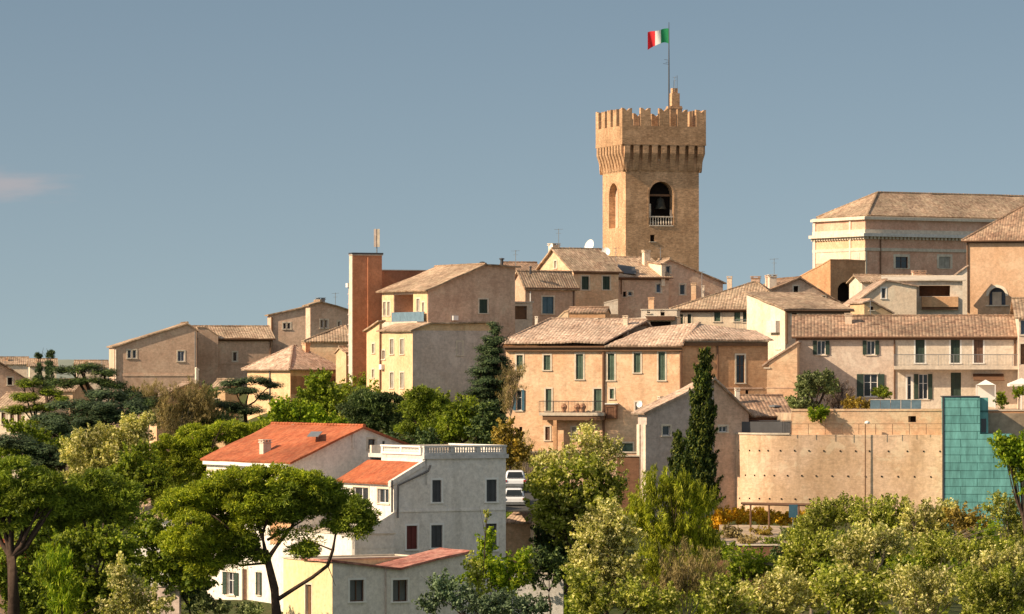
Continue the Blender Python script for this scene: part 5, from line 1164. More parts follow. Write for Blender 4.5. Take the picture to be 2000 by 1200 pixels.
# stepped lower volume of the villa
h = House('villa_annex', 'cream-lit lower volume of the villa under a slanting white stair wall', 'house', 692, 277.5, VA, right=770, left=548, eave=1046, zb=-21, wall='white_grey', roof='concrete_pale', oh=.05)
h.flat(.02); h.pipe('L', 690, 1050, 1090, 'trim_white', .05); h.win('L', 600, 1060, 612, 1088, 'glass')
mb = MB(); q0 = h.F.pt(692, 1050); q1 = h.F.pt(769, 1001); k_ = -h.F.n*.25; lo_ = Vector((0, 0, 1))*(q0.z-1.2)
mb.box8([Vector((q0.x, q0.y, q0.z-.8))+h.F.n*.02, Vector((q1.x, q1.y, q0.z-.8))+h.F.n*.02, Vector((q1.x, q1.y, q0.z-.8))+k_, Vector((q0.x, q0.y, q0.z-.8))+k_, q0+h.F.n*.02, q1+h.F.n*.02, q1+k_, q0+k_]); mb.build('stair_wall', 'white_grey', h.root)
h.finish()
h = House('annex', 'single-storey grey annex with a yellow end and a rose tiled butterfly roof', 'house', 650, 266, VA, right=914, Dp=3.9, eave=1099, zb=-22, wall='white_grey', roof='tiles_rose', oh=.22)
h.pf([(650, 1099), (780, 1113), (914, 1080)])
for a, b in ((683, 711), (767, 796), (851, 880)): h.win('F', a, 1133, b, 1175, 'glass', sur='trim_white', fr='frame_brown')
h.door('L', 595, 1142, 609, 1205, 'wood_brown')
mb = MB(); fc = h.L; sub = Face(fc.o+fc.n*.03, fc.u, fc.n, fc.len); wall_on(mb, sub, h.zb, [(0, h.prof[0][1]-.02), (fc.len, h.prof[0][1]-.02)], [(q[0], q[1], q[2], q[3], .03) for q in h.holes['L']]); mb.build('yellow_wall', 'yellow_paint', h.root)
bp_ = h.o+h.v*3.91
h2 = House('', '', '', bp_.x/bp_.y*F+1000, bp_.y, VA, W=8.5, Dp=3.2, eave=1095, zb=-22, wall='yellow_paint', roof='concrete_pale', parent=h.root); h2.flat(.02); h2.finish()
h.pipe('F', 752, 1112, 1205, 'plaster_grey', .05); h.finish()

# ================================================================ small things of the lower slope and the far west
h = House('village_house', 'brown-tiled house in shadow among the cedars at the western edge', 'house', -20, 430, 18, right=78, left=-60, eave=745, zb=-13, wall='brick_pink', roof='tiles_brown', oh=.4); h.pf([(-20, 712), (-5, 708), (78, 757)]); h.win('F', 15, 738, 24, 752, 'dark'); h.finish()
h = House('village_house', 'small cream village house with shuttered windows below the shadowed brown house', 'house', -10, 400, -14, right=78, Dp=8, eave=797, zb=-16, wall='plaster_cream', roof='tiles_tan', oh=.35); h.ps_rel([(0, 0), (.5, 1.3), (1, 0)])
for a in (3, 20, 34): h.win('F', a, 806, a+8, 828, 'shut', 'brown_slats')
h.finish()
h = House('village_house', 'peach house corner showing between two dark cedars', 'house', 102, 415, -10, right=142, Dp=7, eave=764, zb=-13, wall='brick_warm', roof='tiles_tan', oh=.3); h.ps_rel([(0, 0), (.5, 1.0), (1, 0)]); h.finish()
h = House('village_house', 'house roof with a sunlit strip of pink tiles below the long blank gable', 'house', 306, 430, 32, right=392, left=292, eave=790, zb=-13, wall='brick_warm', roof='tiles_pink', oh=.2); h.pf([(306, 778), (372, 750), (392, 756)]); h.finish()
h = House('garden_wall', 'thin white wall end standing below the joint of the two western brick houses', 'wall', 383, 440, 20, right=388, Dp=.5, eave=720, zb=-9, wall='plaster_pale', roof='plaster_pale', oh=.02); h.pf([(383, 720), (388, 724)]); h.finish()
h = House('village_house', 'tiny cream house with dark openings behind the flat-topped cedar', 'house', 414, 405, -12, right=440, Dp=5, eave=758, zb=-11, wall='plaster_ochre', roof='tiles_tan', oh=.2); h.ps_rel([(0, 0), (.5, .7), (1, 0)]); h.win('F', 420, 764, 425, 778, 'dark', sur=None); h.finish()
h = House('village_house', 'white-walled house nearly hidden in leaves between the umbrella pines', 'house', 262, 300, -10, right=330, Dp=6, eave=1012, zb=-17, wall='white_paint', roof='tiles_tan', oh=.3); h.ps_rel([(0, 0), (.5, 1.1), (1, 0)]); h.win('F', 268, 1016, 276, 1036, 'dark'); h.win('F', 300, 1016, 308, 1036, 'dark'); h.finish()
h = House('red_roof_house', 'red-roofed house half hidden behind the dark trunk of the western pine', 'house', -20, 262, 10, right=48, Dp=7, eave=1102, zb=-20, wall='brick_pink', roof='tiles_red', oh=.3); h.ps_rel([(0, 0), (.5, 1.2), (1, 0)]); h.finish()
h = House('garden_wall', 'low stone garden wall with a pale coping near the bottom of the pine slope', 'wall', 262, 268, -12, right=350, Dp=.5, eave=1146, zb=-20, wall='plaster_grey', roof='concrete_pale'); h.flat(.0); h.finish()
h = House('garden_wall', 'grey render garden wall between the annex and the bushes', 'wall', 1000, 272, -4, right=1100, Dp=.4, eave=1122, zb=-20, wall='grey_render', roof='grey_render'); h.flat(.0); h.finish()
h = House('garden_hut', 'small peach brick hut roof beside the villa terrace', 'hut', 988, 300, -14, right=1036, Dp=3.5, eave=1022, zb=-17, wall='brick_warm', roof='tiles_pink', oh=.15); h.ps_rel([(0, 0), (1, .7)]); h.finish()
h = House('garden_wall', 'reddish brick garden wall left of the cottage corner', 'wall', 1205, 322, -6, right=1248, Dp=.5, eave=892, zb=-15, wall='dark_brick', roof='brick_orange'); h.flat(.0); h.finish()
h = House('garden_wall', 'low brown retaining wall at the foot of the long palace', 'wall', 1020, 345, -11, right=1250, Dp=.6, eave=884, zb=-14, wall='brick_pink', roof='brick_pink'); h.flat(.0); h.finish()
# distant roofs at the western edge
for i, (x, y, w_, D_, lab) in enumerate(((-6, 712, 60, 640, 'distant low tiled roof on the western skyline beside chimneys'), (58, 716, 52, 620, 'distant pale house top between the skyline cedar and the shadowed house'), (150, 718, 60, 660, 'distant cream house top on the skyline beyond the cedars'))):
    h = House('distant_house', lab, 'house', x, D_, 8, right=x+w_, Dp=8, eave=y, zb=-14, wall='plaster_cream', roof='tiles_tan', oh=.3, group=None); h.ps_rel([(0, 0), (.5, 1.0), (1, 0)]); h.chim(x+w_*.3, y-14, y-6, .6, D_+2); h.finish()

# television aerials and dishes
def aerial(px, y0, y1, D, lab, n=4, w=.9, mat='metal_grey'):
    a = P(px, y1, D); b = P(px, y0, D); r = thing('television_aerial', lab, 'aerial', a)
    mb = MB(); mb.tube([a-UP*.5, b], .03, 4); mb.build('mast', mat, r)
    mb = MB(); q = b-UP*.1; mb.tube([q+Vector((-w/2, 0, 0)), q+Vector((w/2, 0, .05))], .015, 4)
    for k in range(n): c = q+Vector((-w/2+w*k/(n-1), 0, .03)); mb.tube([c+Vector((0, -.25, 0)), c+Vector((0, .25, 0))], .012, 4)
    mb.tube([q-UP*.4+Vector((-w*.3, .1, 0)), q-UP*.4+Vector((w*.3, -.1, 0))], .015, 4); mb.build('antenna_bars', mat, r)
aerial(1091, 447, 492, 444, 'tall thin television aerial above the bright side gable')
aerial(1007, 489, 522, 447, 'short television aerial over the dark roof beside the blank gable')
aerial(1512, 505, 545, 442, 'television aerial on the small-windowed gable east of the tower')
aerial(1371, 530, 600, 422, 'aerial mast standing by the tall white chimneys', 3, .6)
aerial(862, 519, 530, 428, 'tiny aerial on the flat roof of the terracotta block', 3, .4)
aerial(199, 702, 714, 450, 'small aerial beside the long blank gable corner', 3, .5)
aerial(1203, 484, 503, 449, 'low aerial at the joint of the two tiled roofs below the tower', 4, .7)
aerial(655, 572, 598, 470, 'aerial on the brick gable with the metal chimney', 4, .8)
aerial(1700, 588, 612, 371, 'aerial on the ridge of the long two-tone row house', 4, .8)
aerial(1290, 484+0, 508, 452, 'aerial beside the slim chimney under the tower', 3, .6)
aerial(10, 697, 712, 640, 'aerial on the distant western skyline roof', 3, .7)
aerial(1318, 150, 172, 503.5, 'hair-thin aerial on the turret of the bell tower', 3, .5)
def dish(px, py, D, r_, lab, tilt=.2, yaw=0.4):
    c = P(px, py, D); r = thing('satellite_dish', lab, 'satellite dish', c-UP*r_)
    ax = Vector((-math.sin(yaw), -math.cos(yaw), tilt)).normalized(); a = ax.cross(UP).normalized(); b = ax.cross(a)
    mb = MB(); rings = []
    for k in range(5):
        q = r_*k/4; ring = [c+ax*(.35*(q/r_)**2*r_)+(a*math.cos(2*math.pi*j/14)+b*math.sin(2*math.pi*j/14))*max(q, .01) for j in range(14)]
        rings.append(ring)
    for k in range(4):
        for j in range(14): mb.quad(rings[k][j], rings[k][(j+1) % 14], rings[k+1][(j+1) % 14], rings[k+1][j])
    mb.build('reflector', 'dish_white', r, True)
    mb = MB(); mb.tube([c-ax*.05, c-ax*.2-UP*r_*1.4], .04, 5); mb.tube([c-b*-r_*.9, c+ax*r_*.8], .02, 4); mb.build('bracket', 'metal_grey', r)
dish(1154, 482, 447, .75, 'large white satellite dish tipped on the ridge behind the bright gable', .3, .9)
dish(1184, 493, 446, .5, 'smaller white satellite dish below the tower wall', .3, .3)
dish(1078, 482, 445, .3, 'tiny satellite dish on the chimney of the bright gable', .2, 1.0)
dish(1250, 790+0, 330, .28, 'small grey satellite dish at the cottage eaves', .2, .6)

# parked cars beside the villa
def car(px, py, D, lab, first=None):
    base = P(px, py, D)
    r = thing('parked_car', lab, 'car', base, 'white cars parked beside the villa')
    def B(x0, x1, y0, y1, z0, z1, tx=0, ty=0):
        return [Vector(q) for q in ((x0, y0, z0), (x1, y0, z0), (x1, y1, z0), (x0, y1, z0), (x0+tx, y0+ty, z1), (x1-tx, y0+ty, z1), (x1-tx, y1-ty, z1), (x0+tx, y1-ty, z1))]
    def ob(name, boxes, mat, par):
        mb = MB()
        for q in boxes: mb.box8([base+x for x in q])
        return mb.build(name, mat, par)
    body = ob('body', [B(-.85, .85, 0, 4.1, .28, .85, .05, .05), B(-.78, .78, .5, 3.1, .852, 1.45, .16, .45)], 'car_white', r)
    bm_ = body.modifiers.new('round', 'BEVEL'); bm_.width = .16; bm_.segments = 3
    ob('rear_window', [B(-.62, .62, .47, .6, .92, 1.36, .12, .0)], 'pane', r)
    for sx in (-1, 1):
        ob('side_window', [B(min(sx*.77, sx*.70), max(sx*.77, sx*.70), .95, 2.7, .92, 1.3, .0, .2)], 'pane', r)
        ob('tail_lamp', [B(min(sx*.8, sx*.62), max(sx*.8, sx*.62), -.02, .06, .62, .78)], 'lamp_red', r)
        for y in (.75, 3.3):
            mb = MB(); c = base+Vector((sx*.8, y, .31)); mb.tube([c-Vector((.1, 0, 0)), c+Vector((.1, 0, 0))], .31, 14); w_ = mb.build('wheel', 'rubber', r)
            mb = MB(); mb.tube([c-Vector((.105, 0, 0)), c+Vector((.105, 0, 0))], .18, 10); mb.build('rim', 'metal_grey', w_)
    ob('bumper', [B(-.84, .84, -.08, .05, .3, .5)], 'metal_grey', r)
    return r
car(1006, 958, 306, 'white hatchback parked beside the villa wall, the upper one')
car(1004, 994, 298, 'white hatchback parked beside the villa wall, just below the other one')
mb = MB(); q = [P(980, 1000, 295), P(1060, 1000, 295), P(1060, 950, 312), P(980, 950, 312)]; mb.slab(*q, th=.1, amp=.02); tag(mb.build('road', 'asphalt'), kind='structure')
# ================================================================ trees and shrubs
K = {  # blob radius (m), flatness, leaf half length, half width, coverage, orientation
    'pine':    dict(rb=.46, flat=.75, l=.14, w=.032, cov=12, ori='out', under=-.5),
    'cedar':   dict(rb=.75, flat=.40, l=.14, w=.045, cov=10, ori='flat', under=-1),
    'cypress': dict(rb=.34, flat=1.5, l=.15, w=.045, cov=12, ori='up', under=-1, spray=3.0, rise=2.2),
    'leafy':   dict(rb=.48, flat=.85, l=.12, w=.07, cov=8.5, ori='rand', under=-1, spray=2.4, rise=.35),
    'locust':  dict(rb=.42, flat=.9, l=.105, w=.055, cov=8, ori='rand', under=-1, spray=2.9, rise=.7),
    'willow':  dict(rb=.42, flat=1.5, l=.20, w=.032, cov=7, ori='up', under=-1, spray=3.6, rise=1.4),
    'twig':    dict(rb=.50, flat=1.2, l=.20, w=.016, cov=3.0, ori='up', under=-1, spray=3.2, rise=1.0),
    'shrub':   dict(rb=.30, flat=.85, l=.09, w=.045, cov=9, ori='rand', under=-1, spray=2.2, rise=.5),
}
def crown_arrays(lobes, D, kind, rng, scale=1.0, cov=None):
    k = K[kind]; Pn, Nn, cs = [], [], []
    for lb in lobes:
        px, py, rx, ry = lb[:4]; dd = lb[4] if len(lb) > 4 else 0
        d = D+dd; s = d/F; c = np.array([(px-1000)*s, d, (HY-py)*s]); Rr = np.array([rx*s, max(rx*s*.85, .3), ry*s])
        rb = k['rb']*scale; rb = min(rb, Rr[0]*.75)
        vol = Rr[0]*Rr[1]*Rr[2]; surf = (Rr[0]*Rr[2]+Rr[0]*Rr[1]+Rr[1]*Rr[2])/3
        nb = int(max(3, (7.5 if k.get('spray') else 5)*surf/(rb*rb*max(.5, k['flat']**.5))))
        q = rng.normal(size=(nb, 3)); q /= np.linalg.norm(q, axis=1)[:, None]
        rad = rng.uniform(.35, 1.0, nb)**.55*rng.uniform(.82, 1.08, nb)
        bc = c+q*rad[:, None]*np.maximum(Rr-rb*.55*np.array([1, 1, k['flat']]), Rr*.35)
        br = rb*rng.uniform(.55, 1.25, nb)
        q2 = q*.9+np.array([0, 0, k.get('rise', .5)])+rng.normal(size=q.shape)*.45; q2 /= np.linalg.norm(q2, axis=1)[:, None]
        cs.append(bc)
        proj = math.pi*Rr[0]*Rr[2]; la = 2*k['l']*k['w']*scale**2
        n = int((cov or k['cov'])*proj/la)
        w = br**2; idx = rng.choice(nb, n, p=w/w.sum())
        v = rng.normal(size=(n, 3)); v /= np.linalg.norm(v, axis=1)[:, None]
        rr = br[idx]*rng.uniform(.25, 1.18, n)**.45
        if k.get('spray'):      # feathery shoots that reach outward and up from the bough
            tt = rng.uniform(0, 1, n)**.8; ln_ = br[idx]*k['spray']; sg = br[idx]*.40*(1-.7*tt)
            p = bc[idx]+q2[idx]*((tt-.35)*ln_)[:, None]+rng.normal(size=(n, 3))*sg[:, None]
        else: p = bc[idx]+v*rr[:, None]*np.array([1, 1, k['flat']])
        if k['under'] > -1:
            keep = v[:, 2] > k['under']+rng.uniform(-.3, .3, n); p, v = p[keep], v[keep]; idx = idx[keep]
        out = (p-c)/Rr; out /= np.maximum(np.linalg.norm(out, axis=1), .2)[:, None]
        Pn.append(p); Nn.append(v*.8+out*.45+rng.normal(size=v.shape)*.38)
    p = np.concatenate(Pn); nn = np.concatenate(Nn); nn /= np.linalg.norm(nn, axis=1)[:, None]
    return p, nn, np.concatenate(cs)
def leaf_mesh(name, p, nn, kind, rng, mat, scale=1.0, parent=None):
    k = K[kind]; n = len(p)
    r = rng.normal(size=(n, 3))
    if k['ori'] == 'up': r = r*.35+np.array([0, 0, 1.])
    if k['ori'] == 'flat': nn = nn*.45+np.array([0, 0, .8]); nn /= np.linalg.norm(nn, axis=1)[:, None]
    if k['ori'] == 'out':
        a = nn*.8+rng.normal(size=(n, 3))*.45; a /= np.linalg.norm(a, axis=1)[:, None]; b = np.cross(a, r)
    else:
        a = r-nn*np.sum(r*nn, axis=1)[:, None]; a /= np.maximum(np.linalg.norm(a, axis=1), 1e-3)[:, None]; b = np.cross(nn, a)
    b /= np.maximum(np.linalg.norm(b, axis=1), 1e-3)[:, None]
    s = scale*rng.uniform(.65, 1.35, n)[:, None]
    off = np.array(root_loc(parent)) if parent is not None else 0
    l, w = k['l']*s, k['w']*s
    V = np.empty((n, 4, 3)); V[:, 0] = p-a*l; V[:, 1] = p+b*w-a*l*.1; V[:, 2] = p+a*l; V[:, 3] = p-b*w-a*l*.1
    V -= off
    me = bpy.data.meshes.new(name); me.vertices.add(4*n); me.vertices.foreach_set('co', V.astype(np.float32).ravel())
    me.loops.add(4*n); me.loops.foreach_set('vertex_index', np.arange(4*n, dtype=np.int32))
    me.polygons.add(n); me.polygons.foreach_set('loop_start', np.arange(0, 4*n, 4, dtype=np.int32))
    me.materials.append(M[mat]); me.update(calc_edges=True)
    return link(bpy.data.objects.new(name, me), parent)
SEED = [100]
def tree(name, label, kind, mat, D, lobes, base, trunk=.22, forks=6, fork_at=.5, group=None, bark='bark', scale=1.0, cov=None, cat=None, mat2=None, lean=None):
    SEED[0] += 1; rng = np.random.default_rng(SEED[0]); random.seed(SEED[0])
    bx, by = base; b = P(bx, by, D); g_ = gz(b.x, b.y)
    if D > 500 or by > 2000: pass
    root = thing(name, label, cat or ('shrub' if kind in ('shrub',) else 'tree'), b, group)
    p, nn, cs = crown_arrays(lobes, D, kind, rng, scale, cov)
    leaf_mesh('crown', p, nn, kind, rng, mat, scale, root)
    if trunk:
        mb = MB(); top = Vector(cs.mean(axis=0)); 
        if lean: top = P(lean[0], lean[1], D)
        f = b+(top-b)*fork_at; f.y = (b.y*.5+f.y*.5)
        mid = (b+f)/2+Vector((random.uniform(-.15, .15), 0, 0))
        mb.tube([b-UP*1.5, b, mid, f], [trunk*1.25, trunk, trunk*.85, trunk*.7], 8)
        pick = cs[rng.choice(len(cs), min(forks, len(cs)), replace=False)]
        for c in pick:
            c = Vector(c); m1 = f+(c-f)*.35+UP*(-.08*(c-f).length if kind != 'pine' else -.14*(c-f).length); m2 = f+(c-f)*.72+UP*(.02*(c-f).length if kind != 'pine' else -.06*(c-f).length)
            mb.tube([f-UP*.1, m1, m2, c], [trunk*.5, trunk*.36, trunk*.24, trunk*.1], 5)
            for _ in range(2):
                e = c+Vector((random.uniform(-.9, .9), random.uniform(-.9, .9), random.uniform(.0, .7)))
                mb.tube([m2, (m2+e)/2+UP*.05, e], [trunk*.17, trunk*.12, trunk*.05], 4, False)
        mb.build('trunk', bark, root, True)
    return root

# --- the great umbrella pine before the white villa
r = tree('umbrella_pine', 'great umbrella pine with forking bare trunks in front of the white villas', 'pine', 'leaf_pine_bright', 254,
     [(350, 990, 50, 42), (375, 1045, 56, 48, -1), (340, 1062, 40, 32), (400, 1100, 44, 34), (405, 965, 58, 36), (460, 945, 70, 38), (530, 938, 72, 34), (595, 948, 56, 34), (490, 980, 74, 34), (430, 1005, 60, 40, 2), (455, 1040, 40, 30, 1), (500, 1010, 60, 26), (415, 1060, 40, 30)], (540, 1215), trunk=0, cov=15)
b = P(540, 1260, 254)
SEED[0] += 1; rng = np.random.default_rng(SEED[0])
p, nn, cs = crown_arrays([(560, 972, 76, 40), (625, 965, 46, 36), (655, 988, 52, 34, 1), (695, 998, 52, 32), (712, 1022, 36, 28), (660, 1025, 36, 20), (560, 1008, 44, 18), (478, 1065, 34, 30), (505, 1085, 28, 16), (595, 1075, 34, 18), (450, 1085, 30, 20), (540, 1000, 50, 20), (600, 990, 40, 26), (640, 960, 40, 26)], 254, 'pine', rng, 1, 15)
leaf_mesh('crown', p, nn, 'pine', rng, 'leaf_pine', 1, r)
SEED[0] += 1; rng = np.random.default_rng(SEED[0])
p, nn, cs = crown_arrays([(430, 1045, 62, 34), (480, 1030, 46, 30), (555, 1045, 40, 22), (600, 1050, 36, 26), (690, 1045, 30, 16), (455, 1100, 40, 20)], 254, 'pine', rng, .9, 2.6)
leaf_mesh('sparse_needles', p, nn, 'pine', rng, 'leaf_pine_bright', .9, r)
T = lambda x, y, d=0: P(x, y, 254+d)
mb = MB()
mb.tube([T(538, 1270), T(540, 1200), T(536, 1150), T(524, 1100), T(518, 1075)], [.36, .32, .27, .22, .2], 9)
for path, rad in (([(518, 1078), (512, 1045), (498, 1010), (480, 985), (455, 965)], (.22, .18, .14, .1, .05)), ([(512, 1045), (520, 1020), (530, 985), (528, 955)], (.14, .11, .08, .04)),
                  ([(524, 1090), (545, 1060), (570, 1030), (578, 1000), (575, 965)], (.2, .16, .13, .1, .04)), ([(578, 1000), (600, 985), (625, 965)], (.1, .07, .03)),
                  ([(522, 1055), (560, 1035), (590, 1018), (600, 985)], (.13, .11, .08, .04)), ([(520, 1085), (485, 1065), (455, 1040), (420, 1010), (385, 990)], (.14, .12, .1, .07, .03)),
                  ([(518, 1100), (470, 1105), (430, 1085), (395, 1060)], (.12, .09, .06, .03)), ([(544, 1170), (575, 1150), (610, 1128), (640, 1105), (650, 1075), (658, 1030), (668, 995)], (.2, .18, .16, .15, .13, .1, .05)),
                  ([(650, 1075), (625, 1065), (600, 1055), (585, 1072)], (.08, .06, .05, .03)), ([(658, 1035), (680, 1015), (700, 1000)], (.08, .06, .03)), ([(640, 1105), (648, 1125), (655, 1145)], (.04, .03, .015)), ([(498, 1010), (470, 1000), (440, 1005)], (.07, .05, .02)), ([(455, 1040), (430, 1060), (410, 1085)], (.05, .04, .02))):
    mb.tube([T(x, y, random.uniform(-.6, .6)) for x, y in path], [q*.78 for q in rad], 6)
mb.build('trunk', 'bark', r, True)

# --- pines at the left
tree('umbrella_pine', 'umbrella pine with a rounded flat crown over darker foliage west of the great pine', 'pine', 'leaf_pine', 248,
     [(130, 975, 56, 38), (180, 950, 60, 36), (235, 968, 50, 38), (118, 1015, 46, 34), (175, 1000, 66, 34), (240, 1008, 40, 30)], (190, 1220), .26, 9, .55)
tree('umbrella_pine', 'dark umbrella pine with a thick leaning trunk beside the red-roofed house', 'pine', 'leaf_pine', 246,
     [(20, 930, 66, 42), (75, 945, 50, 40), (-10, 965, 56, 46), (45, 985, 60, 40), (92, 990, 34, 30), (10, 1015, 56, 30)], (25, 1260), .42, 10, .62, lean=(20, 980))
tree('pine_tree', 'tall bright green pine climbing behind the orange-tiled villa', 'pine', 'leaf_pine_bright', 322,
     [(330, 880, 40, 34), (385, 855, 50, 30), (445, 845, 48, 28), (500, 840, 40, 22), (310, 925, 34, 34), (360, 915, 50, 38), (300, 965, 26, 30), (400, 890, 40, 30)], (370, 1080), .28, 8, .5)
tree('broadleaf_tree', 'leafy green tree with long drooping boughs under the western umbrella pines', 'leafy', 'leaf_mid', 244,
     [(130, 1080, 50, 40), (185, 1060, 46, 40), (240, 1075, 40, 36), (150, 1140, 56, 40), (215, 1140, 44, 46), (100, 1130, 36, 36), (190, 1185, 60, 30)], (165, 1240), .2, 7, .5)
tree('broadleaf_tree', 'yellowish green young tree at the lowest edge among the western pines', 'willow', 'leaf_fresh', 240,
     [(105, 1120, 30, 44), (120, 1175, 34, 36), (235, 1160, 22, 34)], (110, 1240), .12, 5, .4)
tree('broadleaf_tree', 'deep green leafy tree filling the gap between the umbrella pines', 'leafy', 'leaf_pine', 262,
     [(290, 1040, 44, 36), (340, 1080, 44, 40), (300, 1110, 50, 34), (370, 1130, 44, 36), (60, 1050, 50, 40), (20, 1120, 60, 60), (60, 1180, 60, 36)], (300, 1220), .2, 7, .5)
tree('blossoming_shrub', 'cream-flowered shrub at the lowest edge between pine trunks', 'locust', 'leaf_blossom', 238, [(235, 1120, 22, 24), (255, 1160, 36, 32), (300, 1180, 40, 26), (225, 1190, 30, 20)], (255, 1230), .08, 5, .4, cat='shrub')
tree('evergreen_bush', 'dark evergreen bush in front of the white villa corner', 'leafy', 'leaf_pine_dark', 268, [(375, 1100, 30, 26), (350, 1135, 36, 30), (385, 1160, 26, 34)], (370, 1220), .1, 5, .4, cat='shrub')
# --- middle left
tree('locust_tree', 'pale flowering locust tree between the cedars and the umbrella pines', 'locust', 'leaf_blossom', 308,
     [(155, 880, 38, 32), (205, 865, 44, 32), (255, 850, 40, 28), (270, 825, 26, 18), (170, 925, 46, 28), (235, 900, 50, 32)], (205, 1010), .16, 8, .5)
tree('broadleaf_tree', 'mid green tree below the pale locust on the western slope', 'leafy', 'leaf_mid', 300, [(270, 905, 40, 36), (300, 940, 34, 40), (255, 950, 34, 30), (225, 940, 34, 26)], (275, 1020), .16, 6, .5)
tree('cedar_tree', 'broad dark cedar with layered flat boughs on the western slope', 'cedar', 'leaf_cedar', 372,
     [(150, 790, 62, 12), (205, 770, 55, 12), (120, 815, 66, 13), (190, 805, 58, 12), (240, 785, 40, 10), (90, 840, 70, 14), (160, 835, 70, 14), (225, 820, 40, 12), (100, 868, 66, 14), (50, 872, 50, 16), (40, 900, 45, 14), (140, 862, 40, 12)], (145, 930), .45, 10, .6)
tree('cedar_tree', 'upper cedar spreading flat shelves below the long blank gable', 'cedar', 'leaf_pine_dark', 392,
     [(135, 722, 36, 9), (170, 716, 38, 8), (205, 728, 34, 9), (180, 745, 52, 10), (225, 752, 36, 10), (130, 748, 42, 10), (245, 772, 38, 12), (280, 790, 34, 14)], (180, 850), .35, 9, .6)
tree('cedar_tree', 'sprawling dark cedar filling the slope above the pale locust', 'cedar', 'leaf_cedar', 362, [(30, 862, 50, 18), (75, 880, 46, 16), (120, 895, 40, 16), (60, 905, 60, 18), (200, 795, 46, 18), (235, 812, 34, 16), (180, 825, 40, 18), (150, 845, 34, 16), (262, 800, 26, 16), (110, 830, 30, 16)], (120, 960), .35, 9, .5)
tree('broadleaf_tree', 'mid green tree before the cream village house', 'leafy', 'leaf_mid', 365, [(30, 835, 26, 12), (70, 850, 30, 16), (15, 880, 34, 20), (110, 870, 30, 16), (90, 905, 40, 20)], (60, 960), .15, 6, .4)
tree('skyline_conifer', 'dark twin-topped conifer breaking the western skyline', 'pine', 'leaf_cedar', 396, [(75, 696, 7, 9), (76, 722, 7, 14), (98, 692, 9, 10), (97, 718, 9, 18), (98, 745, 14, 18), (76, 745, 12, 14)], (96, 850), .22, 6, .75, scale=.8)
tree('cedar_tree', 'mid green cedar with shelves of light needles under the skyline conifer', 'cedar', 'leaf_pine', 386, [(60, 748, 34, 10), (50, 776, 42, 11), (95, 765, 30, 10), (35, 800, 36, 10), (85, 795, 34, 10), (75, 825, 34, 12), (120, 780, 20, 8)], (72, 880), .25, 8, .6)
tree('cedar_tree', 'flat-topped grey green cedar before the cream hip-roofed villa', 'cedar', 'leaf_cedar', 402, [(455, 748, 34, 9), (500, 742, 38, 9), (530, 752, 22, 8), (470, 762, 46, 9), (440, 790, 40, 12), (480, 800, 44, 12), (520, 775, 24, 9)], (482, 850), .22, 7, .7)
tree('bare_tree', 'thin brownish half-bare trees on the slope below the western ridge', 'twig', 'leaf_twig', 398, [(330, 790, 40, 34), (375, 775, 36, 30), (290, 770, 26, 22), (350, 830, 50, 26), (400, 800, 30, 30)], (350, 870), .12, 14, .3, bark='bark_pale')
tree('broadleaf_tree', 'olive green tree climbing the slope under the two western brick houses', 'leafy', 'leaf_olive', 400, [(375, 790, 26, 24), (405, 775, 22, 22), (360, 820, 34, 22), (400, 815, 34, 22), (440, 822, 34, 18), (310, 815, 34, 22)], (390, 870), .15, 6, .4, cov=6)
tree('hillside_bush', 'dark bush at the base of the long blank gable', 'shrub', 'leaf_pine_dark', 420, [(258, 775, 24, 18), (300, 790, 20, 14), (290, 775, 18, 10)], (268, 815), .1, 4, .4, cat='shrub')
# --- behind the white villa
tree('broadleaf_tree', 'olive green tree rising to a point before the hip-roofed villa', 'leafy', 'leaf_mid', 372, [(622, 748, 26, 26), (610, 780, 40, 26), (650, 785, 34, 26), (625, 815, 50, 22)], (628, 880), .18, 7, .5)
tree('broadleaf_tree', 'bright fresh green tree behind the orange roof', 'leafy', 'leaf_fresh', 345, [(560, 800, 36, 22), (600, 815, 40, 22), (545, 830, 36, 22), (640, 830, 40, 18)], (590, 890), .16, 6, .5)
tree('pine_tree', 'dark pine with clumped boughs below the red lift tower', 'pine', 'leaf_pine_dark', 348, [(715, 778, 40, 16), (690, 800, 36, 20), (740, 800, 42, 20), (720, 828, 46, 20), (765, 780, 24, 14), (775, 830, 30, 24)], (730, 900), .22, 8, .5)
tree('broadleaf_tree', 'pale leafy tree between the two pines behind the villa', 'locust', 'leaf_locust', 350, [(660, 830, 30, 14), (700, 845, 30, 14), (770, 850, 24, 16)], (700, 900), .12, 5, .4)
tree('pine_tree', 'round dark pine under the four slim windows of the ochre house', 'pine', 'leaf_pine', 342, [(820, 770, 34, 16), (850, 790, 36, 20), (810, 800, 30, 24), (845, 825, 44, 24), (800, 840, 30, 20), (880, 800, 22, 16)], (835, 900), .24, 8, .5)
tree('broadleaf_tree', 'mid green round tree behind the balustraded terrace', 'leafy', 'leaf_mid', 336, [(905, 805, 30, 20), (880, 835, 40, 26), (925, 835, 34, 24), (860, 858, 36, 16)], (895, 900), .16, 6, .5)
tree('broadleaf_tree', 'deep green tree joining the round trees behind the balustrade', 'leafy', 'leaf_pine_dark', 332, [(950, 810, 28, 26), (945, 850, 36, 26), (830, 862, 34, 16), (770, 862, 30, 14)], (945, 900), .16, 6, .5)
tree('blue_cedar', 'tall dark blue cedar with drooping boughs against the brown flank of the loggia house', 'cedar', 'leaf_cedar', 354,
     [(966, 642, 14, 14), (961, 662, 26, 14), (956, 682, 36, 14), (962, 703, 42, 14), (950, 724, 48, 15), (960, 745, 52, 15), (944, 764, 46, 14), (988, 722, 24, 12), (966, 786, 36, 20), (976, 820, 26, 26)], (970, 900), .3, 12, .85, scale=.85, cov=10)
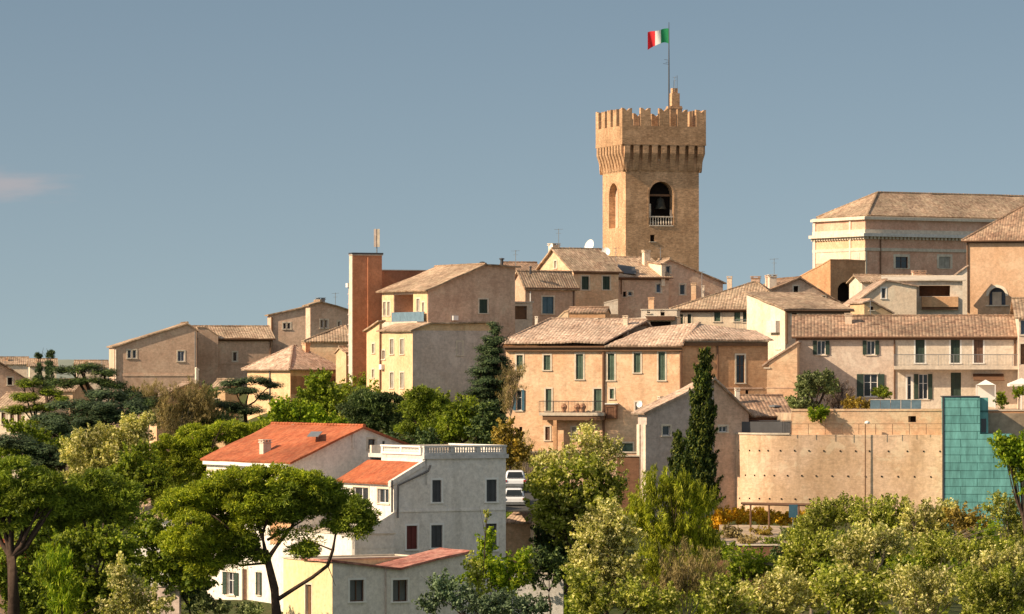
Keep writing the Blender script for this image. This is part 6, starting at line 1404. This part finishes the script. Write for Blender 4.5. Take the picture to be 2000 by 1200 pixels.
tree('blossoming_shrub', 'reddish grey twiggy shrub against the palace corner', 'twig', 'leaf_twig', 346, [(1000, 745, 18, 24), (990, 780, 16, 30), (1012, 730, 10, 14)], (995, 850), .08, 10, .4, cat='shrub', bark='bark_pale')
tree('yellowing_shrub', 'bronze yellow shrub at the terrace end of the white villa', 'leafy', 'leaf_bronze', 322, [(985, 850, 20, 28), (1003, 870, 20, 26), (990, 895, 22, 18), (1018, 890, 14, 20)], (995, 940), .08, 6, .4, cat='shrub')
tree('twiggy_tree', 'grey leafless tree beneath the palace windows', 'twig', 'leaf_twig', 330, [(1022, 880, 22, 26), (1045, 900, 26, 22), (1010, 920, 24, 20)], (1030, 960), .08, 14, .35, bark='bark_pale')
# --- centre
tree('fig_tree', 'large-leaved green tree with dark hollows below the palace pillar', 'leafy', 'leaf_locust', 292,
     [(1060, 935, 40, 26), (1110, 920, 44, 28), (1160, 925, 40, 30), (1195, 945, 30, 28), (1085, 975, 50, 32), (1145, 980, 50, 36), (1100, 1030, 44, 34), (1055, 1000, 30, 26), (1185, 985, 28, 26)], (1110, 1130), .2, 12, .4, cov=6, scale=1.15)
tree('broadleaf_tree', 'deep green tree crown inside the large-leaved tree', 'leafy', 'leaf_pine_dark', 295, [(1120, 990, 60, 40), (1090, 1050, 50, 50), (1170, 990, 44, 30), (1140, 1080, 50, 30)], (1120, 1140), .16, 6, .4)
tree('flowering_ash', 'pale cream flowering tree against the palace ground floor', 'locust', 'leaf_blossom', 318, [(1150, 858, 30, 26), (1172, 885, 36, 24), (1125, 890, 34, 20), (1198, 880, 18, 26), (1085, 902, 36, 18), (1060, 895, 24, 14), (1160, 912, 44, 16)], (1150, 960), .1, 12, .4, cov=4.2, bark='bark_pale')
tree('locust_tree', 'pale flowering locust on the slope in front of the willow', 'locust', 'leaf_blossom', 262, [(1185, 1010, 36, 26), (1160, 1045, 44, 30), (1215, 1045, 36, 34), (1150, 1100, 42, 30), (1210, 1110, 50, 34), (1180, 1160, 54, 34)], (1185, 1240), .14, 9, .4, cov=7)
tree('locust_tree', 'yellow green locust tree at the lowest edge below the pale locust', 'locust', 'leaf_locust', 250, [(1130, 1140, 30, 30), (1160, 1180, 44, 30), (1240, 1170, 44, 34), (1290, 1180, 40, 30)], (1190, 1240), .12, 8, .4, cov=7)
tree('willow_tree', 'feathery yellow green willow below the cypress', 'willow', 'leaf_willow', 268,
     [(1285, 960, 34, 40), (1330, 975, 40, 40), (1370, 990, 32, 36), (1255, 1010, 34, 44), (1310, 1040, 54, 44), (1370, 1060, 36, 40), (1290, 1110, 54, 44), (1350, 1130, 44, 44)], (1310, 1240), .16, 12, .3, cov=6)
tree('twiggy_tree', 'brown-stemmed thin tree standing in the willow foliage', 'twig', 'leaf_twig', 262, [(1330, 1120, 40, 50), (1380, 1120, 30, 44), (1300, 1160, 50, 40)], (1340, 1240), .08, 16, .2, bark='bark_pale')
tree('cypress_tree', 'tall dark slender cypress beside the shaded cottage', 'cypress', 'leaf_cypress', 312,
     [(1377, 704, 14, 22), (1374, 738, 19, 30), (1371, 775, 24, 36), (1372, 815, 29, 42), (1368, 855, 33, 46), (1367, 895, 36, 46), (1371, 935, 37, 46), (1376, 970, 32, 34)], (1370, 1020), .22, 6, .85)
tree('cypress_tree', 'lower cypress shoot leaning against the tall cypress', 'cypress', 'leaf_cypress', 309, [(1323, 858, 8, 18), (1326, 888, 15, 28), (1332, 920, 26, 34), (1327, 950, 28, 28)], (1328, 1010), .12, 4, .8)
# --- garden trees on the terrace
tree('olive_tree', 'round grey green olive tree leaning over the retaining wall before the row house', 'shrub', 'leaf_olive', 345,
     [(1585, 745, 34, 18), (1610, 740, 26, 16), (1575, 762, 26, 20), (1620, 758, 20, 16), (1565, 790, 26, 14), (1595, 802, 26, 14), (1550, 788, 18, 14)], (1590, 835), .18, 9, .45, cat='tree', cov=8)
tree('purple_shrub', 'dusky purple bare shrub beside the olive tree', 'twig', 'leaf_purple', 352, [(1635, 755, 18, 16), (1645, 780, 26, 16), (1625, 790, 20, 12)], (1640, 810), .06, 10, .4, cat='shrub', cov=6)
for x, y, rx, ry, m_, lab in ((1663, 788, 20, 13, 'leaf_bronze', 'bronze yellow shrub beside the dusky purple one'), (1722, 768, 20, 10, 'leaf_mid', 'clipped green bush under the french window of the pink render'), (1690, 792, 14, 9, 'leaf_bronze', 'small rusty shrub on the terrace edge'), (1955, 782, 12, 16, 'leaf_mid', 'green shrub beside the white gazebo'), (1990, 765, 14, 10, 'leaf_fresh', 'bright shrub under the cream sunshade'), (1598, 808, 24, 14, 'leaf_fresh', 'yellow green bush spilling over the retaining wall below the olive')):
    tree('garden_shrub', lab, 'shrub', m_, 344 if x != 1598 else 326.9, [(x, y, rx, ry)], (x, y+ry+4), .05 if x != 1598 else 0, 4, .3)
gl = P(1700, 803, 329); 
mb = MB(); f2 = Face(Vector((P(1700, 0, 328.5).x, 328.5, 0)), Vector((1, 0, 0)), Vector((0, -1, 0)), 1)
r_ = thing('glass_railing', 'pale blue glass railing panels along the terrace of the row house', 'railing', P(1700, 802, 328.5))
for k in range(5):
    a, b = P(1700+k*20, 802, 328.5), P(1719+k*20, 802, 328.5); mb = MB()
    mb.box8([a, b, b+Vector((0, .04, 0)), a+Vector((0, .04, 0)), a+UP*.85, b+UP*.85, b+Vector((0, .04, .85)), a+Vector((0, .04, .85))]); mb.build('panel', 'blue_glass', r_)
mb = MB(); mb.tube([P(1700, 781, 328.5), P(1800, 781, 328.5)], .03, 5); mb.build('handrail', 'trim_pale', r_)
# --- the flowering thicket of the lower right
K['locust']['cov'] = 7
spec = [
 ('leaf_locust', 286, [(1610, 1010, 44, 30), (1650, 1000, 40, 26), (1580, 1040, 44, 30)], 'olive green locust tree nearest the pergola beam'),
 ('leaf_locust', 284, [(1700, 1005, 36, 28), (1740, 1000, 36, 30), (1720, 1040, 50, 30)], 'green locust tree under the street lamp'),
 ('leaf_blossom', 282, [(1800, 1010, 40, 26), (1840, 1005, 34, 26), (1810, 1045, 50, 28)], 'pale locust tree below the corner of the copper block'),
 ('leaf_bronze', 280, [(1880, 1010, 36, 18), (1900, 1035, 44, 22)], 'brownish shrub at the foot of the copper block'),
 ('leaf_locust', 278, [(1960, 1000, 40, 34), (1990, 1040, 40, 34)], 'green locust tree between the copper block and the frame edge'),
 ('leaf_mid', 276, [(1455, 1105, 44, 26), (1490, 1115, 36, 24), (1430, 1140, 36, 30)], 'dark green bushy tree below the low dark stone wall'),
 ('leaf_fresh', 272, [(1480, 1100, 30, 14), (1450, 1085, 20, 8), (1925, 1045, 28, 20)], 'fresh green spray growing over the low dark stone wall'),
 ('leaf_locust', 268, [(1570, 1080, 50, 34), (1620, 1075, 44, 36), (1550, 1120, 44, 30), (1600, 1120, 44, 30)], 'yellow green locust in the middle of the thicket'),
 ('leaf_mid', 266, [(1680, 1070, 44, 34), (1730, 1080, 44, 34), (1700, 1120, 50, 34)], 'shadowed green tree in the middle of the thicket'),
 ('leaf_locust', 264, [(1790, 1085, 46, 34), (1840, 1080, 44, 34), (1810, 1125, 50, 34)], 'yellow green locust below the brownish shrub'),
 ('leaf_locust', 262, [(1900, 1090, 44, 40), (1950, 1090, 44, 40), (1995, 1100, 40, 40), (1925, 1140, 50, 34)], 'spreading locust filling the eastern side of the thicket'),
 ('leaf_blossom', 252, [(1700, 1050, 40, 24), (1660, 1080, 40, 26), (1740, 1065, 36, 26), (1680, 1110, 50, 30)], 'creamy flowering locust leading the middle of the thicket'),
 ('leaf_blossom', 246, [(1530, 1150, 50, 28), (1470, 1165, 46, 26), (1580, 1165, 50, 30), (1500, 1190, 60, 24)], 'creamy flowering locust at the lowest western end of the thicket'),
 ('leaf_locust', 244, [(1640, 1150, 50, 36), (1700, 1160, 50, 36), (1670, 1190, 60, 26)], 'yellow green locust at the lowest edge below the creamy one'),
 ('leaf_blossom', 242, [(1780, 1140, 50, 36), (1840, 1150, 50, 36), (1800, 1185, 60, 28)], 'creamy locust at the lowest edge in the middle east of the thicket'),
 ('leaf_locust', 240, [(1910, 1150, 50, 40), (1970, 1150, 50, 44), (1930, 1190, 60, 28)], 'light green locust at the lowest eastern corner'),
 ('leaf_mid', 258, [(1640, 1115, 40, 24), (1770, 1110, 36, 26), (1870, 1120, 36, 26)], 'dark leafy tree glimpsed between the flowering locusts'),
 ('leaf_blossom', 248, [(1930, 1105, 34, 22), (1980, 1090, 30, 20)], 'small creamy locust in front of the spreading one'),
 ('leaf_locust', 244, [(1400, 1170, 40, 34), (1440, 1190, 50, 24)], 'low locust between the willow and the creamy thicket'),
]
for i_, (m_, D_, lb, lab) in enumerate(spec):
    x = sum(q[0] for q in lb)/len(lb); y = max(q[1] for q in lb)
    tree('locust_tree' if m_ != 'leaf_mid' else 'broadleaf_tree', lab, 'locust' if m_ != 'leaf_mid' else 'leafy', m_, D_, lb, (x, max(y+70, 1160)), .12, 14, .3, bark='bark_pale', scale=(.85, 1.1, .95, 1.2, .9)[i_ % 5], cov=(7, 5, 8, 6, 4.5)[i_ % 5])
tree('broadleaf_tree', 'bright green leafy tree reaching over the teal copper block', 'leafy', 'leaf_fresh', 276, [(1975, 880, 34, 20), (1960, 868, 20, 14), (2000, 910, 34, 30), (1975, 900, 24, 18), (2010, 950, 20, 20), (1940+40, 862, 20, 10)], (2010, 1120), .14, 8, .5)
tree('yellow_hedge', 'golden orange hedge along the foot of the retaining wall', 'shrub', 'leaf_yellow', 312, [(1415, 1008, 24, 16), (1450, 1010, 28, 16), (1490, 1010, 28, 16), (1525, 1014, 22, 14), (1560, 1010, 22, 12), (1400, 1022, 22, 14)], (1470, 1040), 0, cat='hedge')
# --- bottom middle
tree('broadleaf_tree', 'fresh green young tree beside the shaded villa wall', 'leafy', 'leaf_fresh', 262, [(950, 1065, 18, 18), (945, 1095, 30, 20), (975, 1120, 36, 34), (1010, 1100, 30, 30), (930, 1130, 24, 24), (1000, 1140, 36, 24), (955, 1050, 10, 14)], (970, 1240), .1, 10, .4, cov=5)
tree('broadleaf_tree', 'thin yellow green sapling against the shaded villa wall', 'locust', 'leaf_locust', 258, [(930, 1110, 16, 30), (940, 1160, 24, 30), (950, 1010, 8, 8)], (940, 1230), .06, 6, .5, cov=4)
tree('olive_tree', 'bluish grey olive spreading in front of the grey annex', 'shrub', 'leaf_bluish', 250, [(865, 1150, 28, 30), (900, 1165, 34, 26), (940, 1180, 40, 24), (990, 1180, 44, 24), (1040, 1185, 36, 22), (840, 1180, 26, 20)], (920, 1230), .1, 10, .3, cat='tree', cov=6, scale=1.2)
for x, y, rx, ry, m_, D_, lab in ((1490, 1040, 20, 9, 'leaf_bronze', 298.5, 'dry bronze shrub between the pergola posts'), (1560, 1055, 26, 12, 'leaf_locust', 293, 'pale shrub at the thicket end of the gravel path'), (1460, 1056, 24, 8, 'leaf_twig', 293, 'low dry scrub on the edge of the gravel path'), (1428, 1042, 22, 14, 'leaf_twig', 297, 'dry brown shrub on the gravel path before the golden hedge'), (1540, 1045, 24, 14, 'leaf_olive', 296, 'olive green shrub by the pergola post'), (1510, 1062, 22, 10, 'leaf_mid', 291, 'dark shrub hanging over the low dark stone wall'), (1415, 1078, 30, 18, 'leaf_mid', 287, 'leafy shrub at the willow end of the low dark stone wall'), (1530, 1085, 34, 20, 'leaf_pine_dark', 286, 'dark shrub pressed against the low dark stone wall')):
    tree('slope_shrub', lab, 'shrub', m_, D_, [(x, y, rx, ry)], (x, y+ry+6), .05, 4, .3, cat='shrub', cov=7)
tree('evergreen_bush', 'dark green bush under the fig-like tree by the grey wall', 'leafy', 'leaf_pine_dark', 270, [(1060, 1100, 34, 20), (1100, 1120, 30, 22), (1040, 1130, 26, 14)], (1075, 1180), .08, 5, .4, cat='shrub')
tree('garden_shrub', 'small mid green shrub by the balcony of the white villa', 'shrub', 'leaf_olive', 262, [(400, 1180, 20, 18), (430, 1190, 22, 14), (490, 1195, 30, 12)], (440, 1215), .05, 4, .3)

# --- undergrowth over the open ground of the slope
SEED[0] += 1; rng = np.random.default_rng(SEED[0])
lob = []
for i in range(420):
    d = rng.uniform(236, 348); px = rng.uniform(-60, 2060)
    if px > 1380 and d > 292: continue
    if 380 < px < 1010 and 256 < d < 320: continue
    if 1240 < px < 1400 and d > 318: continue
    x = (px-1000)*d/F; z = gz(x, d); py = HY-z*F/d
    lob.append((px, py-8, 34, 24, d-300))
p, nn, _ = crown_arrays(lob, 300, 'leafy', rng, 1.25, 3.5)
tag(leaf_mesh('undergrowth', p, nn, 'leafy', rng, 'leaf_mid', 1.25), kind='stuff')
lob = []
for i in range(160):
    d = rng.uniform(350, 425); px = rng.uniform(-60, 960)
    x = (px-1000)*d/F; z = gz(x, d); py = HY-z*F/d
    lob.append((px, py-5, 26, 16, d-380))
p, nn, _ = crown_arrays(lob, 380, 'leafy', rng, 1.3, 3)
tag(leaf_mesh('undergrowth', p, nn, 'leafy', rng, 'leaf_mid', 1.3), kind='stuff')
